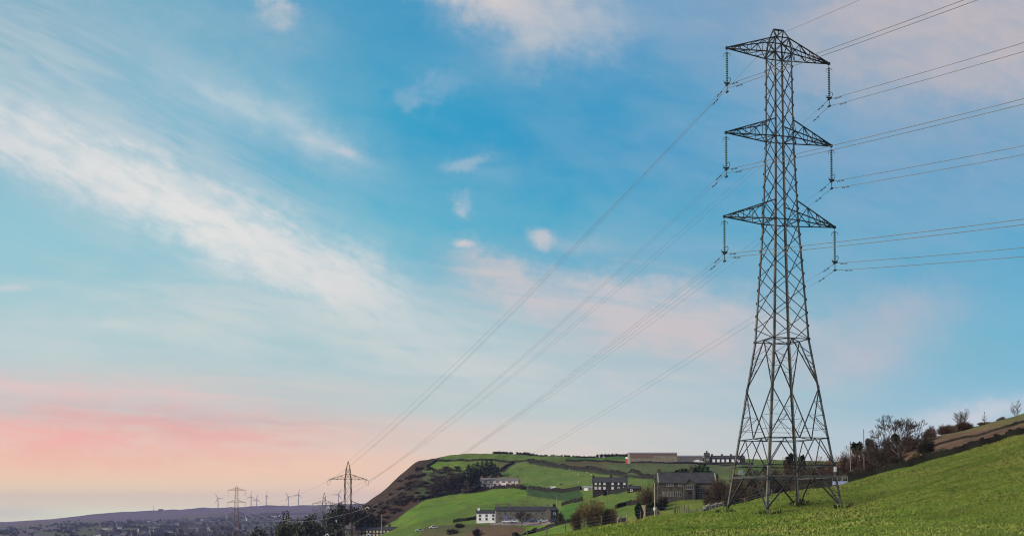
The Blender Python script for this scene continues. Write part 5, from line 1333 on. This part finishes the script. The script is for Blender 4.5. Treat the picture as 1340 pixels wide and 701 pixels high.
# ------------------------------------------------------------------ town in the haze
TW = pm('town_white_wall', (.22, .22, .24), (.36, .36, .38), .02, .9); TG = pm('town_stone_wall', (.09, .085, .085), (.16, .15, .15), .02, .9)
def town_proto(wall):
    m = MB(); W, D, H, RH = 11, 8, 5.5, 2.8
    m.add([(-W / 2, 0, -4), (W / 2, 0, -4), (W / 2, D, -4), (-W / 2, D, -4), (-W / 2, 0, H), (W / 2, 0, H), (W / 2, D, H), (-W / 2, D, H), (-W / 2, D / 2, H + RH), (W / 2, D / 2, H + RH)],
          [(0, 1, 5, 4), (1, 2, 6, 9, 5), (2, 3, 7, 6), (3, 0, 4, 8, 7)])
    m.k = 1
    for a in ([(-W / 2 - .3, -.4, H - .1), (W / 2 + .3, -.4, H - .1), (W / 2 + .3, D / 2, H + RH + .15), (-W / 2 - .3, D / 2, H + RH + .15)], [(-W / 2 - .3, D + .4, H - .1), (W / 2 + .3, D + .4, H - .1), (W / 2 + .3, D / 2, H + RH + .15), (-W / 2 - .3, D / 2, H + RH + .15)]):
        b = [(x, y, z + .25) for x, y, z in a]; m.add(a + b, [(0, 1, 2, 3), (4, 5, 6, 7), (0, 1, 5, 4), (1, 2, 6, 5), (2, 3, 7, 6), (3, 0, 4, 7)])
    m.box(-W / 2 + .5, -W / 2 + 1.8, D / 2 - .5, D / 2 + .5, H + RH - .5, H + RH + 1.2)
    for x in (-3.2, 0, 3.2):
        for z in (1.3, 3.9): m.box(x - .6, x + .6, -.06, -.003, z - .6, z + .7)
    return m.build('town_house', [wall, SLATE])
rs = random.Random(12); protos = {0: town_proto(TW), 1: town_proto(TG)}; used = set(); cnt = 0
while cnt < 230:
    px = rs.uniform(115, 352) if cnt < 205 else rs.uniform(352, 372); Y = rs.uniform(2050, 4300) if cnt < 205 else rs.uniform(3000, 4300)
    lo = np.interp(px, [115, 180, 260, 350], [3900, 4300, 4300, 4300])
    if Y > lo: continue
    c = 0 if rs.random() < .42 else 1
    q = on(px, Y); o = protos[c]
    if c in used: o = o.copy(); COL.objects.link(o)
    used.add(c); cnt += 1
    o.location = q; o.rotation_euler = (0, 0, rs.uniform(-.6, .6)); s = rs.uniform(.8, 1.35); o.scale = (s * rs.uniform(.8, 2.0), s, s)
    tag(o, 'tiny white walled house in the hazy valley town' if c == 0 else 'tiny dark stone house in the hazy valley town', 'house', 'white town houses' if c == 0 else 'stone town houses')
# woods of the valley and town, one mass; tint paled to carry part of the haze
rng = np.random.default_rng(9); n = 2600
pxs = rng.uniform(0, 372, n); Ys = 1500 * (4600 / 1500) ** rng.uniform(0, 1, n)
dens = np.sin(pxs * .09) + np.sin(Ys * .004) + rng.normal(0, .7, n); keep = dens > -.3; pxs, Ys = pxs[keep], Ys[keep]
Xs = (pxs - PX) / F * Ys; Zs = ht(Xs, Ys); k = 26
cen = np.repeat(np.stack([Xs, Ys, Zs], 1), k, 0); m_ = len(cen); d = rng.normal(0, 1, (m_, 3)); d /= np.linalg.norm(d, axis=1, keepdims=True)
R_ = np.repeat(rng.uniform(2.5, 5.5, len(Xs)), k)
C = cen + d * R_[:, None] * rng.uniform(.5, 1, (m_, 1)) * np.array([1.2, 1.2, .9]); C[:, 2] += R_ * .8
tag(quads(C, d + rng.normal(0, .5, (m_, 3)), rng.normal(0, 1, (m_, 3)), R_ * .7, R_ * .6, tints(rng, m_, (.055, .055, .05), .3), 'valley_woodland', LEAF, None), 'dark woods and garden trees spread through the hazy valley town', 'woodland', kind='stuff')
# low farm block and mast on the moor skyline
q = on(210, 6350); house('moor_building', q, 0, 26, 12, 8, 0, 'tiny flat roofed block on the far moor skyline', 'building', wall=STONE, roof=SLATE)
q = on(201, 6350); g = empty('radio_mast', q, 0, 'hair thin mast beside the block on the far moor skyline', 'mast'); m = MB(); m.tube([(0, 0, -2), (0, 0, 30)], [.9, .4], 6); m.build('shaft', STEELD, g); m = MB(); m.box(-2, 2, -.3, .3, 24, 24.6); m.build('aerial', STEELD, g)

# ------------------------------------------------------------------ air
def haze():
    m = MB(); zlo = -420.0; m.box(-9500, 6500, -120, 9200, zlo, 125)
    mat = bpy.data.materials.new('haze'); mat.use_nodes = True; t = mat.node_tree; t.nodes.clear()
    v = t.nodes.new('ShaderNodeVolumePrincipled'); v.inputs['Color'].default_value = (.42, .43, .80, 1); v.inputs['Density'].default_value = 6.5e-5; v.inputs['Anisotropy'].default_value = 0.0
    o = t.nodes.new('ShaderNodeOutputMaterial'); t.links.new(v.outputs[0], o.inputs['Volume'])
    ob = m.build('haze', mat); tag(ob, 'thin bluish evening haze over the valley', 'haze', kind='stuff'); ob.display_type = 'WIRE'
haze()
